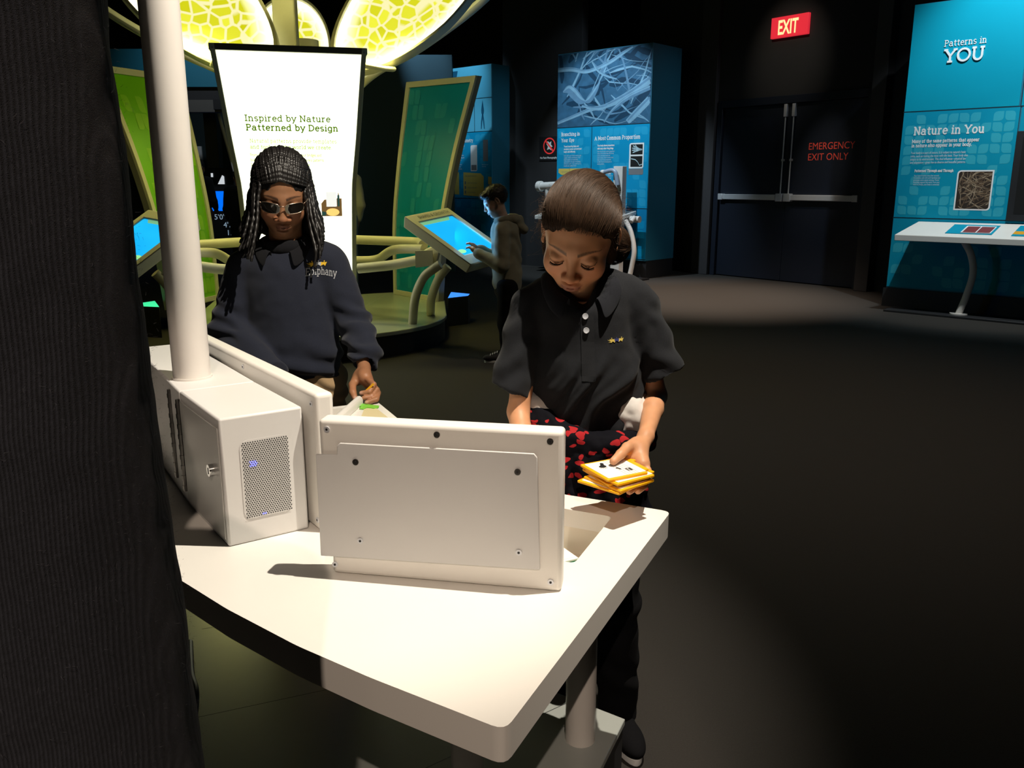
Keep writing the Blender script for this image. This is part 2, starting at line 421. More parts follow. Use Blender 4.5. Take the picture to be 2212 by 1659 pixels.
# ------------------------------------------------------------------ blue columns
D = V((0.737, -0.676, 0)).normalized(); N = V((D.y, -D.x, 0)); UP = V((0, 0, 1))
C_BLUE, C_LIGHT, C_WHITE, C_DARK = 0, 1, 2, 3
def blues(n, base):
    return mat(n, base, 0.5, noise=0.04, nscale=3, spec=.15)
GB = blues('blue_graphic', (0.005, 0.30, 0.56)); GL = blues('leaf_tint', (0.02, 0.36, 0.62))
TB = blues('teal_blue_graphic', (0.003, 0.29, 0.45)); TL = blues('teal_leaf_tint', (0.035, 0.39, 0.52)); TT = blues('plain_teal_graphic', (0.002, 0.32, 0.46))
DB = blues('lower_blue_panel', (0.004, 0.22, 0.46))
LB = blues('pale_blue_graphic', (0.10, 0.45, 0.66))
SEAM = mat('dark_seam', (0.004, 0.03, 0.05), 0.6)

class Column:
    def __init__(self, name, label, A, width, depth, h=3.13, z0=0.25):
        self.A = V((*A, 0)); self.w = width
        self.t = thing(name, label, 'display column', self.A + D * width / 2 - N * depth / 2)
        bm = bmesh.new(); obox(bm, self.p(0, z0, 0), D * width, -N * depth, UP * (h - z0)); obj('body', bm, M['sideblue'], self.t, bevel=0.004)
        bm = bmesh.new(); obox(bm, self.p(0.0, 0, -0.02), D * width, -N * (depth - .04), UP * z0); obj('plinth', bm, M['black'], self.t)
    def p(self, s, z, off): return self.A + D * s + N * off + UP * z
    def m(self, s, z, off=0.008): return basis(self.p(s, z, off), D, (0, 0, 1))
    def panel(self, name, s0, s1, z0, z1, mats, leaves=0, seed=1, size=0.055, gap=0.006):
        bm = bmesh.new(); obox(bm, self.p(s0 + gap, z0 + gap, 0), D * (s1 - s0 - 2 * gap), N * 0.006, UP * (z1 - z0 - 2 * gap))
        r = random.Random(seed); fm = self.m(0, 0, 0.0066)
        nx, nz = int((s1 - s0 - .06) / (size * 2.1)), int((z1 - z0 - .06) / (size * 2.1))
        if leaves:
            for i in range(nx):
                for j in range(nz):
                    edge = min(i, nx - 1 - i, j, nz - 1 - j)
                    if r.random() < leaves * (1.5 if edge < 2 else 0.55):
                        leaf(bm, fm, s0 + .03 + (i + .5) * (s1 - s0 - .06) / nx, z0 + .03 + (j + .5) * (z1 - z0 - .06) / nz, size, r.choice((-1, 1)), 1)
        return obj(name, bm, mats, self.t, fixn=False)
    def seams(self, segs):
        bm = bmesh.new()
        for (s0, z0, s1, z1) in segs:
            obox(bm, self.p(min(s0, s1) - .004, min(z0, z1) - .004, 0), D * (abs(s1 - s0) + .008), N * 0.004, UP * (abs(z1 - z0) + .008))
        obj('panel_seam', bm, SEAM, self.t)
    def rect(self, bm, s0, z0, s1, z1, off, mi=0, r=0.0, only=None):
        pts = roundrect(s0, z0, s1, z1, r, 4, only) if r else [(s0, z0), (s1, z0), (s1, z1), (s0, z1)]
        flat(bm, [self.p(a, b, off) for a, b in pts], mi)
    def title(self, s, x, z, cap, width, mi=0, bm=None, w=0.12, thick=0.0, off=0.008):
        own = bm is None; bm = bm or bmesh.new(); size = cap / 0.7
        nat = sum(S_.get(c, S_[' '])[0] + .03 for c in s) * size
        slab(bm, s, size, self.m(x, z, off), w=w, sx=width / nat, mi=mi, thick=thick)
        return bm
    def para(self, bm, lines, x, z, size, step, width, off=0.008, bold=0.0):
        for i, l in enumerate(lines):
            text(bm, l, size, self.m(x, z - i * step, off), off=bold, sx=width / max(1e-3, 0.5 * size * max(len(q) for q in lines)) )

def ribbon2(bm, pts, rs, mi, mx, clip):
    n = len(pts); L, R = [], []
    for i in range(n):
        a, b = V((*pts[max(i - 1, 0)], 0)), V((*pts[min(i + 1, n - 1)], 0)); d = (b - a).normalized(); nn = V((d.y, -d.x, 0)) * rs[i]; p = V((*pts[i], 0))
        for arr, q in ((L, p + nn), (R, p - nn)): arr.append(bm.verts.new(mx @ V((min(max(q.x, 0), clip[0]), min(max(q.y, 0), clip[1]), 0))))
    for i in range(n - 1):
        f = bm.faces.new([L[i], L[i + 1], R[i + 1], R[i]]); f.material_index = mi
def shots(bm, mx, w, h, n, seed, mi0, kinds=3, r0=0.004, r1=0.02, spread=1.0):
    """branch strips across a printed photograph, flat in the print plane"""
    r = random.Random(seed)
    for k in range(n):
        x, y = r.uniform(0, w), r.uniform(0, h); a = r.gauss(0.35, 0.7) * spread; L = r.uniform(0.25, 0.9) * w; rad = r.uniform(r0, r1)
        pts = []
        for i in range(9):
            pts.append((x, y)); a += r.gauss(0, 0.16); x += math.cos(a) * L / 8; y += math.sin(a) * L / 8
        mi = mi0 + r.randrange(kinds)
        ribbon2(bm, pts, [rad * (1 - i / 9) * (.35 if i == 0 else 1) for i in range(9)], mi, mx @ Matrix.Translation((0, 0, k * .00002)), (w, h))

# --- the column with the branching photograph
c = Column('display_column', 'blue display column with a photograph of branches and the title A Most Common Proportion', (0.67, 13.06), 1.63, 0.72)
ph = [mat('blue_print_%s' % n, col, 0.4, noise=nz, nscale=9) for n, col, nz in (('mid', (0.035, 0.115, 0.21), .5), ('pale', (0.19, 0.36, 0.50), .25), ('grey', (0.11, 0.23, 0.36), .3), ('dark', (0.012, 0.045, 0.09), .3))]
bm = bmesh.new(); obox(bm, c.p(.006, 2.112, 0), D * 1.618, N * 0.006, UP * 1.01)
fm = c.m(.008, 2.114, 0.0068)
shots(bm, fm, 1.612, 1.0, 26, 3, 3, 1, 0.02, 0.05); shots(bm, c.m(.008, 2.114, 0.0076), 1.612, 1.0, 34, 11, 1, 2, 0.006, 0.022)
def strip(pts, rs, mi, off):
    sm_ = catmull([V((p[0], p[1], r_)) for p, r_ in zip(pts, rs)], 5); m_ = c.m(.008, 2.114, off)
    ribbon2(bm, [(p.x, p.y) for p in sm_], [max(.002, p.z) for p in sm_], mi, m_, (1.612, 1.0))
    ribbon2(bm, [(p.x + .004, p.y + p.z * .55) for p in sm_], [max(.001, p.z * .28) for p in sm_], 1 if mi != 1 else 2, m_ @ Matrix.Translation((0, 0, .00004)), (1.612, 1.0))
strip([(0, .80), (.25, .79), (.5, .74), (.72, .77), (.95, .84), (1.15, .93), (1.3, .99)], [.03, .028, .026, .024, .026, .022, .012], 1, .0084)
strip([(.0, .06), (.3, .14), (.6, .22), (.85, .25), (1.1, .32), (1.35, .42), (1.6, .55)], [.02, .024, .028, .03, .045, .05, .055], 1, .0085)
strip([(.62, .86), (.72, .74), (.86, .66), (1.05, .6)], [.012, .018, .016, .008], 1, .0086)
strip([(.1, .49), (.2, .52), (.3, .46), (.42, .36), (.52, .33)], [.012, .06, .075, .06, .012], 2, .0087)
strip([(.5, .33), (.58, .36), (.68, .47), (.76, .58)], [.012, .05, .042, .012], 2, .0088)
strip([(.45, .28), (.62, .24), (.78, .23), (.9, .25)], [.012, .022, .03, .02], 1, .0089)
strip([(1.25, .02), (1.4, .14), (1.6, .3)], [.04, .05, .05], 1, .0090)
strip([(.85, .04), (1.0, .2), (1.25, .34), (1.6, .45)], [.015, .02, .03, .03], 2, .0091)
obj('photo_print', bm, ph, c.t, fixn=False)
c.panel('graphic_panel', 0.0, 0.645, 0.97, 2.105, [GB, GL], .35, 5); c.panel('graphic_panel', 0.645, 1.63, 0.97, 2.105, [GB, GL], .35, 6)
c.panel('lower_panel', 0.0, 1.63, 0.27, 0.97, [DB, GB], .25, 7)
c.seams([(0, 2.108, 1.63, 2.108), (0.645, 0.97, 0.645, 2.105), (0, 0.97, 1.63, 0.97)])
bm = c.title('Branching in', .084, 1.99, .046, .35); c.title('Your Eye', .086, 1.905, .046, .245, bm=bm); c.title('A Most Common Proportion', .70, 1.912, .05, .78, bm=bm)
c.para(bm, ['Tunnel branching helps your', 'circulatory system surround your', 'body\'s cells efficiently.'], .137, 1.83, .034, .038, .39, bold=.0012)
c.para(bm, ['Your body shares proportions', 'with many other living things.'], .752, 1.825, .036, .041, .36, bold=.0014)
c.para(bm, ['Looking to Measure', 'the Golden Ratio'], .808, 1.475, .034, .036, .25, bold=.0012)
obj('lettering', bm, M['white_ink'], c.t)
bm = bmesh.new()
c.para(bm, ['Each cell in your body needs to get', 'oxygen, needs nourishment. Your', 'blood vessels do exactly this,', 'and nutrients through a branching', 'of blood vessels. You could say it is', 'actually just perfect form!'], .139, 1.70, .03, .029, .42)
c.para(bm, ['Parts of your body exhibit proportions', 'close to the Golden Ratio, Phi. So do', 'animals and plants, hands and', 'arms to leaves. Some scientists think', 'these ratios fit our proportions', 'so often they are advantageous in', 'nearby patterns.'], .755, 1.745, .03, .0285, .36)
c.para(bm, ['The Golden Ratio is', 'a long measure of', 'the two hands that', 'can be found in', 'your own body.'], .81, 1.41, .03, .034, .26)
obj('small_print', bm, M['dim_ink'], c.t)
bm = bmesh.new()
flat(bm, [c.p(*q, .0082) for q in ((.04, 1.525), (.645, 1.525), (.645, 1.435), (.10, 1.435), (.04, 1.465))])
flat(bm, [c.p(*q, .0082) for q in ((.31, 1.415), (.645, 1.40), (.645, 1.16), (.36, 1.16), (.31, 1.2))])
text(bm, 'Look at the branching pattern in your own eye', .03, c.m(.10, 1.47, .0088), mi=1, sx=.72)
obj('yellow_callout', bm, [M['yellow_ink'], M['grey_ink']], c.t, fixn=False)
bm = bmesh.new()
c.rect(bm, 1.305, 1.515, 1.545, 1.855, .0080, 0, .03, (1, 3)); c.rect(bm, 1.33, 1.70, 1.525, 1.835, .0085, 1); c.rect(bm, 1.33, 1.535, 1.525, 1.678, .0085, 1)
c.rect(bm, 1.305, 1.43, 1.545, 1.51, .0080, 3, .02, (3,))
for k in range(4):
    y = 1.735 + k * .022
    tb = [(1.52, 1.765), (1.46, 1.755 + k * .008), (1.40, y + .004), (1.345 + .012 * abs(k - 1.5), y + (k - 1) * .008)]
    for i in range(3): flat(bm, [c.p(tb[i][0], tb[i][1] - .009, .009), c.p(tb[i + 1][0], tb[i + 1][1] - .006, .009), c.p(tb[i + 1][0], tb[i + 1][1] + .006, .009), c.p(tb[i][0], tb[i][1] + .009, .009)], 2)
for q in ([(1.45, 1.775), (1.42, 1.812), (1.40, 1.828)], [(1.34, 1.645), (1.41, 1.632), (1.45, 1.60)], [(1.45, 1.60), (1.48, 1.555), (1.522, 1.57)]):
    for i in range(2): flat(bm, [c.p(q[i][0], q[i][1] - .006, .0092), c.p(q[i + 1][0], q[i + 1][1] - .005, .0092), c.p(q[i + 1][0], q[i + 1][1] + .005, .0092), c.p(q[i][0], q[i][1] + .006, .0092)], 2)
obj('xray_print', bm, [M['white_ink'], M['black_ink'], M['dim_ink'], M['grey_ink']], c.t, fixn=False)

# --- the far column about symmetry
c = Column('display_column', 'blue display column titled Symmetry, standing far behind the boy at the kiosk', (-1.3, 14.9), 1.335, 0.70)
c.panel('top_panel', 0, 1.335, 2.63, 3.13, [LB, LB]); c.panel('diver_panel', 0, .95, 2.12, 2.63, [LB, LB]); c.panel('diver_panel', .95, 1.335, 2.12, 2.63, [LB, LB])
c.panel('graphic_panel', 0, 1.335, 1.07, 2.12, [GB, GL], .3, 9); c.panel('lower_panel', 0, 1.335, .27, 1.07, [DB, GB], .3, 10)
c.seams([(0, 2.63, 1.335, 2.63), (0, 2.12, 1.335, 2.12), (.95, 2.12, .95, 2.63), (0, 1.07, 1.335, 1.07)])
bm = bmesh.new()
def poly(pts, mi=0, off=.0082): flat(bm, [c.p(a, b, off) for a, b in pts], mi)
poly([(1.135, 2.60), (1.12, 2.53), (1.105, 2.45), (1.11, 2.40), (1.125, 2.37), (1.145, 2.37), (1.16, 2.40), (1.165, 2.45), (1.15, 2.53)])
poly([(1.12, 2.38), (1.10, 2.27), (1.095, 2.16), (1.11, 2.16), (1.125, 2.26), (1.135, 2.32), (1.148, 2.26), (1.165, 2.16), (1.18, 2.16), (1.17, 2.27), (1.15, 2.38)])
poly([(.36, 3.08), (.38, 2.98), (.40, 2.9), (.47, 2.9), (.55, 2.98), (.58, 3.08)])
obj('figure_print', bm, mat('deep_blue_ink', (.004, .09, .18), .5), c.t)
bm = c.title('Symmetry', .645, 1.967, .05, .27); c.title('Mirror', .30, 1.967, .05, .28, bm=bm)
c.para(bm, ['Your body has bilateral symmetry', 'that is beautifully proportioned.'], .34, 1.90, .036, .048, .45, bold=.0012)
c.para(bm, ['Most animals, like you, exhibit', 'symmetry that splits, along with', 'identical sides as well as', 'one human axis of', 'that roughly matches the', 'left line of the nose of', 'your own face and hands.'], .42, 1.75, .03, .036, .36)
c.para(bm, ['Compare your arm span', 'with your height'], 1.11, 1.60, .022, .03, .15)
obj('lettering', bm, M['white_ink'], c.t)
bm = bmesh.new(); c.rect(bm, .855, 1.505, 1.005, 1.915, .0082, 0, .03, (1, 3)); c.rect(bm, .87, 1.52, .99, 1.605, .0087, 1); c.rect(bm, 1.14, 1.66, 1.25, 1.99, .0082, 1)
obj('photo_print', bm, [M['white_ink'], M['grey_ink']], c.t, fixn=False)
bm = bmesh.new()
flat(bm, [c.p(a, b, .0082) for a, b in ((.68, 1.49), (1.08, 1.47), (1.15, 1.42), (1.15, 1.10), (.68, 1.12))])
flat(bm, [c.p(a, b, .0082) for a, b in ((.20, 1.5), (.575, 1.49), (.575, 1.13), (.2, 1.14))]); flat(bm, [c.p(a, b, .0082) for a, b in ((1.25, 1.42), (1.33, 1.41), (1.33, 1.29), (1.25, 1.3))])
text(bm, 'How symmetrical are you?', .035, c.m(.72, 1.42, .0088), mi=1, sx=.7)
for i, l in enumerate(('Stand in front of the scale', 'Hold your arms out wide', 'Read how tall you are')):
    z = 1.31 - .075 * i; c.rect(bm, .71, z - .012, .74, z + .035, .0088, 1); text(bm, l, .03, c.m(.77, z, .0088), mi=1, sx=.7)
obj('yellow_callout', bm, [M['yellow_ink'], M['grey_ink']], c.t, fixn=False)

# --- the column at the right edge
c = Column('display_column', 'teal blue display column with the raised title Patterns in YOU beside the exit door', (4.116, 9.316), 2.7, 0.75, h=3.09, z0=0.2)
c.panel('top_panel', 0, 1.075, 2.04, 3.09, [TT, TL]); c.panel('graphic_panel', 0, 1.09, .955, 2.04, [TB, TL], .55, 21, .045); c.panel('lower_panel', 0, 2.7, .21, .955, [TB, TL], .35, 22, .05)
c.panel('top_panel', 1.085, 2.7, 2.04, 3.09, [TT, TL]); c.panel('graphic_panel', 1.095, 2.7, .955, 2.04, [TB, TL], .4, 23, .045)
c.seams([(0, 2.04, 2.7, 2.04), (0, .955, 2.7, .955), (1.085, .955, 1.085, 3.09)])
bm = c.title('Patterns in', .33, 2.655, .056, .39, w=.085, thick=.004); c.title('YOU', .343, 2.505, .113, .375, w=.12, bm=bm, thick=.012)
c.title('Nature in You', .122, 1.808, .075, .675, w=.13, bm=bm)
c.title('Many of the same patterns that appear', .115, 1.727, .031, .645, w=.13, bm=bm); c.title('in nature also appear in your body.', .115, 1.683, .031, .58, w=.13, bm=bm)
c.title('Patterned Through and Through', .172, 1.431, .024, .38, w=.14, bm=bm)
obj('lettering', bm, M['white_ink'], c.t)
bm = bmesh.new()
c.para(bm, ["Your body is a part of nature. It is subject to nature's basic", 'rules, such as making the most with the least. Your body also', 'adapts to its environment. This dual influence—physical law', 'and adaptation—gives rise to diverse and beautiful patterns.'], .117, 1.614, .034, .0325, .69, bold=.0004)
c.para(bm, ['Your body breathes every few seconds.', 'It translates cells with each heartbeat and', 'processes nerve signals nonstop. Fractal', 'branching supports this work. From your', 'veins to airways, your body is connected.'], .171, 1.385, .026, .0225, .335)
obj('small_print', bm, M['dim_ink'], c.t)
br = [M['white_ink']] + [mat('root_print_%s' % n, col, .45, noise=.4, nscale=40) for n, col in (('dark', (.035, .022, .014)), ('brown', (.20, .13, .075)), ('tan', (.36, .27, .18)), ('umber', (.10, .06, .035)))]
bm = bmesh.new(); c.rect(bm, .592, 1.048, .930, 1.445, .0080, 0, .035, (1, 3)); c.rect(bm, .606, 1.062, .916, 1.431, .0084, 1, .025, (1, 3))
shots(bm, c.m(.606, 1.062, .0086), .31, .369, 120, 5, 2, 3, .002, .007)
obj('photo_print', bm, br, c.t, fixn=False)
bm = bmesh.new(); obox(bm, c.p(1.09, .958, .004), D * 1.2, N * .03, UP * .85); obj('screen_bezel', bm, M['black'], c.t, bevel=.004)
bm = bmesh.new(); obox(bm, c.p(1.15, 1.02, .034), D * 1.08, N * .002, UP * .73); obj('screen', bm, mat('dark_screen', (.02, .02, .02), .12), c.t)
bm = bmesh.new()
obox(bm, c.p(-.02, 0, .01), D * 2.72, N * .02, UP * .2); obj('kick_plate', bm, M['black'], c.t)

# reading rail in front of it
FR = lambda s, off, z: c.p(s, z, off)
t = thing('reading_rail', 'white angled reading rail on curved tube legs before the teal blue column', 'reading rail', c.p(1.4, 0, .3))
bm = bmesh.new()
prism(bm, [FR(.20, .50, .742), FR(2.6, .50, .742), FR(2.6, .02, .862), FR(.27, .02, .862)], (0, 0, .062)); obj('slab', bm, M['white'], t, bevel=.006)
for s in (.84, 2.1):
    bm = bmesh.new()
    tube(bm, catmull([FR(s - .02, .33, .75), FR(s + .05, .31, .62), FR(s + .085, .30, .44), FR(s + .05, .30, .22), FR(s, .30, .03)]), .033, 14); tube(bm, [FR(s, .30, .02), FR(s, .30, .035)], .085, 20)
    obj('leg', bm, M['white_tube'], t)
bm = bmesh.new(); obox(bm, FR(.15, .46, 0), D * 2.5, N * -.32, UP * .022); obj('base_plate', bm, M['black'], t, bevel=.004)
rm = basis(FR(.20, .50, .805), D, (FR(.2, .02, .925) - FR(.2, .50, .805)))
def plaque(name, label, s, y, w, h, build):
    bm = bmesh.new(); prism(bm, [rm @ V(q) for q in ((s, y, 0), (s + w, y, 0), (s + w, y + h, 0), (s, y + h, 0))], rm.to_3x3() @ V((0, 0, .004))); build(bm, s, y)
    top(name, bm, [TB, M['white_ink'], mat('crimson_print', (.22, .03, .03), .4, noise=.4, nscale=60), M['grey_ink'], mat('amber_ink', (.75, .36, .02), .4)], label, 'plaque', fixn=False)
def q2(bm, s0, y0, s1, y1, mi, z=.0046): flat(bm, [rm @ V(q) for q in ((s0, y0, z), (s1, y0, z), (s1, y1, z), (s0, y1, z))], mi)
def b1(bm, s, y):
    q2(bm, s + .13, y + .02, s + .40, y + .27, 1); q2(bm, s + .145, y + .05, s + .262, y + .25, 2, .0050); q2(bm, s + .272, y + .05, s + .39, y + .25, 2, .0050); q2(bm, s + .13, y + .02, s + .40, y + .045, 3, .005)
def b2(bm, s, y):
    q2(bm, s + .0, y + .05, s + .45, y + .15, 4); q2(bm, s + .2, y + .17, s + .4, y + .29, 1)
plaque('reading_plaque', 'blue reading plaque with two dark red pictures on the white rail', .45, .10, .42, .31, b1)
plaque('reading_plaque', 'blue and amber reading plaque on the white rail, cut by the picture edge', 1.04, .09, .45, .34, b2)

# bench with the proportion callipers in front of the branches column
c = Column.__new__(Column); c.A = V((0.67, 13.06, 0))
t = thing('measuring_bench', 'white measuring bench with an upright post standing before the branches column', 'bench', c.p(.9, 0, .3))
bm = bmesh.new(); prism(bm, [FRc for FRc in (c.p(.0, .80, .50), c.p(1.476, .80, .50), c.p(1.47, .885, .03), c.p(-.1, .885, .03))], (0, 0, .055)); obj('slab', bm, M['white'], t, bevel=.006)
bm = bmesh.new(); obox(bm, c.p(1.30, .022, .38), D * .15, -N * .10, UP * .85); obj('pedestal', bm, M['white_tube'], t, bevel=.004)
bm = bmesh.new(); obox(bm, c.p(1.285, .88, .34), D * .15, -N * .10, UP * .66); obj('post', bm, M['white_tube'], t, bevel=.004)
bm = bmesh.new()
tube(bm, catmull([c.p(1.15, 1.46, .38), c.p(1.28, 1.485, .38), c.p(1.345, 1.46, .38), c.p(1.37, 1.38, .38), c.p(1.39, 1.29, .38)]), .030, 12); obj('calliper_arm', bm, mat('grey_blue_paint', (.30, .36, .46), .4), t)
bm = bmesh.new(); tube(bm, [c.p(1.12, 1.46, .38), c.p(1.165, 1.462, .38)], .034, 14); obj('arm_tip', bm, M['white_tube'], t)
bm = bmesh.new(); tube(bm, [c.p(1.135, 1.44, .38), c.p(1.125, 1.20, .40), c.p(1.11, 1.0, .40)], [.012, .022, .026], 8); obj('pointer', bm, mat('olive_grip', (.12, .22, .05), .5), t)
bm = bmesh.new()
for k in range(9): obox(bm, c.p(1.40, 1.02 + k * .028, .341), D * .016, N * .002, UP * .014)
obj('scale_mark', bm, M['grey_ink'], t)
bm = bmesh.new(); tube(bm, catmull([c.p(1.50, .82, .33), c.p(1.60, .66, .33), c.p(1.66, .42, .33), c.p(1.63, .2, .33), c.p(1.59, .03, .33)]), .034, 14); tube(bm, [c.p(1.59, .02, .33), c.p(1.59, .04, .33)], .09, 18)
obj('leg', bm, M['white_tube'], t)
bm = bmesh.new(); tube(bm, [c.p(1.44, .83, .16), c.p(1.62, .83, .16)], .045, 14); tube(bm, [c.p(1.56, .80, .28), c.p(1.56, .86, .2)], .03, 10); obj('bracket', bm, M['white_tube'], t)
bm = bmesh.new(); zprism(bm, [tuple((c.p(a, 0, b))[:2]) for a, b in ((.9, .62), (1.72, .62), (1.72, .02), (.9, .02))], 0, .022); obj('base_plate', bm, M['black'], t, bevel=.004)
bm = bmesh.new(); tube(bm, [c.p(-.02, 1.27, .40), c.p(.05, 1.272, .40)], .075, 18); tube(bm, [c.p(.05, 1.272, .40), c.p(.36, 1.285, .40)], .056, 16)
obj('viewing_tube', bm, M['white_tube'], t, bevel=.004)
bm = bmesh.new(); tube(bm, [c.p(-.024, 1.27, .40), c.p(-.018, 1.27, .40)], .042, 16); obj('eyepiece', bm, M['black'], t)
bm = bmesh.new(); tube(bm, [c.p(.16, .87, .38), c.p(.16, 1.24, .40)], .04, 12); obj('tube_stand', bm, M['white_tube'], t)

# no-touching sign on the dark wall behind
SM = basis((0.575, 13.62, 0), D, (0, 0, 1))
quad = bmesh.new(); obox(quad, V((-.15, 14.40, 0)), D * 1.6, N * -.15, UP * 5.1); obj('wall_dark', quad, M['black_wall'], kind='structure')
SM = basis(V((-.15, 14.40, 0)) + D * .80 + N * .02, D, (0, 0, 1))
t = thing('notice_sign', 'black prohibition notice with red ring and white figure, behind the branches column', 'sign', SM @ V((.2, 1.68, 0)))
bm = bmesh.new(); prism(bm, [SM @ V(q) for q in ((.0, 1.66, -.02), (.42, 1.66, -.02), (.42, 2.02, -.02), (.0, 2.02, -.02))], N * .015); obj('board', bm, M['black'], t)
bm = bmesh.new(); ring = [(math.cos(a), math.sin(a)) for a in [k * math.pi / 16 for k in range(32)]]
for k in range(32):
    a, b = ring[k], ring[(k + 1) % 32]; flat(bm, [SM @ V((.21 + q[0] * r, 1.88 + q[1] * r, -.003)) for q, r in ((a, .125), (b, .125), (b, .105), (a, .105))])
flat(bm, [SM @ V((.21 + x, 1.88 + y, -.0024)) for x, y in ((-.088, .07), (-.07, .088), (.088, -.07), (.07, -.088))])
obj('red_ring', bm, mat('red_ring_ink', (.75, .04, .04), .5, emit=(1, .05, .05), estr=.25), t, fixn=False)
bm = bmesh.new(); flat(bm, [SM @ V((.21 + x, 1.88 + y, -.0035)) for x, y in ((-.05, -.06), (-.03, -.01), (-.06, .03), (-.035, .075), (.0, .05), (.04, .07), (.03, .02), (.065, -.01), (.03, -.02), (.045, -.07), (.0, -.045))])
text(bm, 'No Flash Photography', .04, SM @ Matrix.Translation((.02, 1.69, -.003)), sx=.95, off=.001); obj('lettering', bm, M['white_ink'], t)
lamp('notice_spotlight', 'SPOT', (0.2, 12.6, 4.0), SM @ V((.1, 1.75, 0)), 16, WARM, .03, 22, 1.0)

# ------------------------------------------------------------------ left background
bm = bmesh.new(); box(bm, (-2.35, 13.0, 0), (-0.87, 13.2, 3.12)); obj('wall_navy', bm, M['wallblue'], kind='structure')
bm = bmesh.new(); box(bm, (-9.0, 13.0, 2.68), (-2.35, 13.2, 3.2)); obj('trim_3', bm, mat('teal_fascia_paint', (.01, .16, .25), .6), kind='structure')
bm = bmesh.new(); box(bm, (-9.0, 13.05, 2.50), (-2.35, 13.2, 2.68)); obj('trim_4', bm, M['black_wall'], kind='structure')
bm = bmesh.new(); box(bm, (-9.0, 13.0, 2.33), (-2.35, 13.2, 2.50)); obj('trim_5', bm, mat('grey_beam_paint', (.09, .085, .08), .6), kind='structure')
bm = bmesh.new(); box(bm, (-9.0, 15.6, 0), (-1.4, 15.8, 3.4)); obj('wall_recess', bm, mat('dark_teal_paint', (.012, .03, .032), .7), kind='structure')
bm = bmesh.new(); box(bm, (-4.95, 14.2, 0), (-4.75, 14.4, 2.9)); obj('trim_6', bm, mat('grey_post_paint', (.07, .07, .068), .6), kind='structure')
t = thing('wall_plaque', 'small black box fixed on the grey beam beside the lit sign frame', 'box', (-4.1, 13, 2.36))
bm = bmesh.new(); box(bm, (-4.35, 12.94, 2.36), (-4.02, 13.0, 2.51)); obj('case', bm, M['black'], t, bevel=.004)
t = thing('height_pole', 'thin pale measuring pole in the dark recess behind the lit sign', 'pole', (-4.3, 13.6, 0))
bm = bmesh.new(); tube(bm, [(-4.52, 13.6, 2.45), (-4.30, 13.6, 1.42)], .028, 8); obj('rod', bm, M['white_tube'], t)
bm = bmesh.new(); box(bm, (-4.33, 13.55, .0), (-4.27, 13.65, 1.42)); obj('post', bm, M['black'], t)
t = thing('measuring_screen', 'blue glowing screen showing height numbers in the dark recess', 'screen', (-4.3, 13.9, 0))
bm = bmesh.new(); box(bm, (-5.2, 13.92, 0), (-4.2, 14.0, 1.55)); obj('case', bm, M['black'], t, bevel=.004)
bm = bmesh.new(); box(bm, (-4.86, 13.912, .88), (-4.36, 13.92, 1.19)); obj('screen', bm, mat('blue_glow', (0, .05, .3), .4, emit=(.0, .16, 1), estr=1.0), t)
RG = mat('readout_glow', (.5, .6, .7), .5, emit=(.5, .7, .9), estr=.35)
for i, (l, x) in enumerate((("5'0\"", -4.80), ("4'7\"", -4.66), ('1.08', -4.62))):
    bm = bmesh.new(); text(bm, l, .12, basis((x, 13.905, .745 - .125 * i), (1, 0, 0), (0, 0, 1))); text(bm, ('tall', 'span', 'ratio')[i], .085, basis((-5.04, 13.905, .745 - .125 * i), (1, 0, 0), (0, 0, 1))); obj('readout', bm, RG, t)
bm = bmesh.new(); flat(bm, [(-4.70, 13.906, 1.30), (-4.59, 13.906, 1.30), (-4.59, 13.906, 1.42), (-4.62, 13.906, 1.44)]); flat(bm, [(-4.80, 13.906, 1.41), (-4.765, 13.906, 1.41), (-4.765, 13.906, 1.47), (-4.80, 13.906, 1.47)])
obj('bright_mark', bm, mat('white_glow', (.8, .8, .8), .5, emit=(.8, .85, .9), estr=.7), t)
t = thing('framed_picture', 'small white framed picture on the recess wall at far left', 'picture', (-5.7, 15.6, 1.5))
bm = bmesh.new(); box(bm, (-5.95, 15.56, 1.45), (-5.5, 15.6, 1.95)); obj('frame', bm, M['white_ink'], t); bm = bmesh.new(); box(bm, (-5.88, 15.55, 1.5), (-5.57, 15.56, 1.88)); obj('print', bm, M['grey_ink'], t)
# ------------------------------------------------------------------ round exhibit hub under the glowing petals
AX = V((-0.234, 0.972, 0)).normalized()                 # the hub's axis of symmetry on the floor
def mir(p):
    p = V(p); q = V((p.x, p.y, 0)); d = q.dot(AX); r = AX * 2 * d - q; return V((r.x, r.y, p.z))
HC = V((-1.78, 7.6, 0))
GLOW_W = mat('sign_light', (.9, .9, .8), .4, emit=(1.0, 1.0, .74), estr=2.3)
def leaf_mats(n, a, b): return [mat(n + '_graphic', a, .45, noise=.08, nscale=2), mat(n + '_leaf_tint', b, .45)]
TEALM = leaf_mats('teal_green', (.0, .28, .46), (.02, .34, .50)); LIMEM = leaf_mats('lime_green', (.20, .58, .004), (.30, .66, .03))

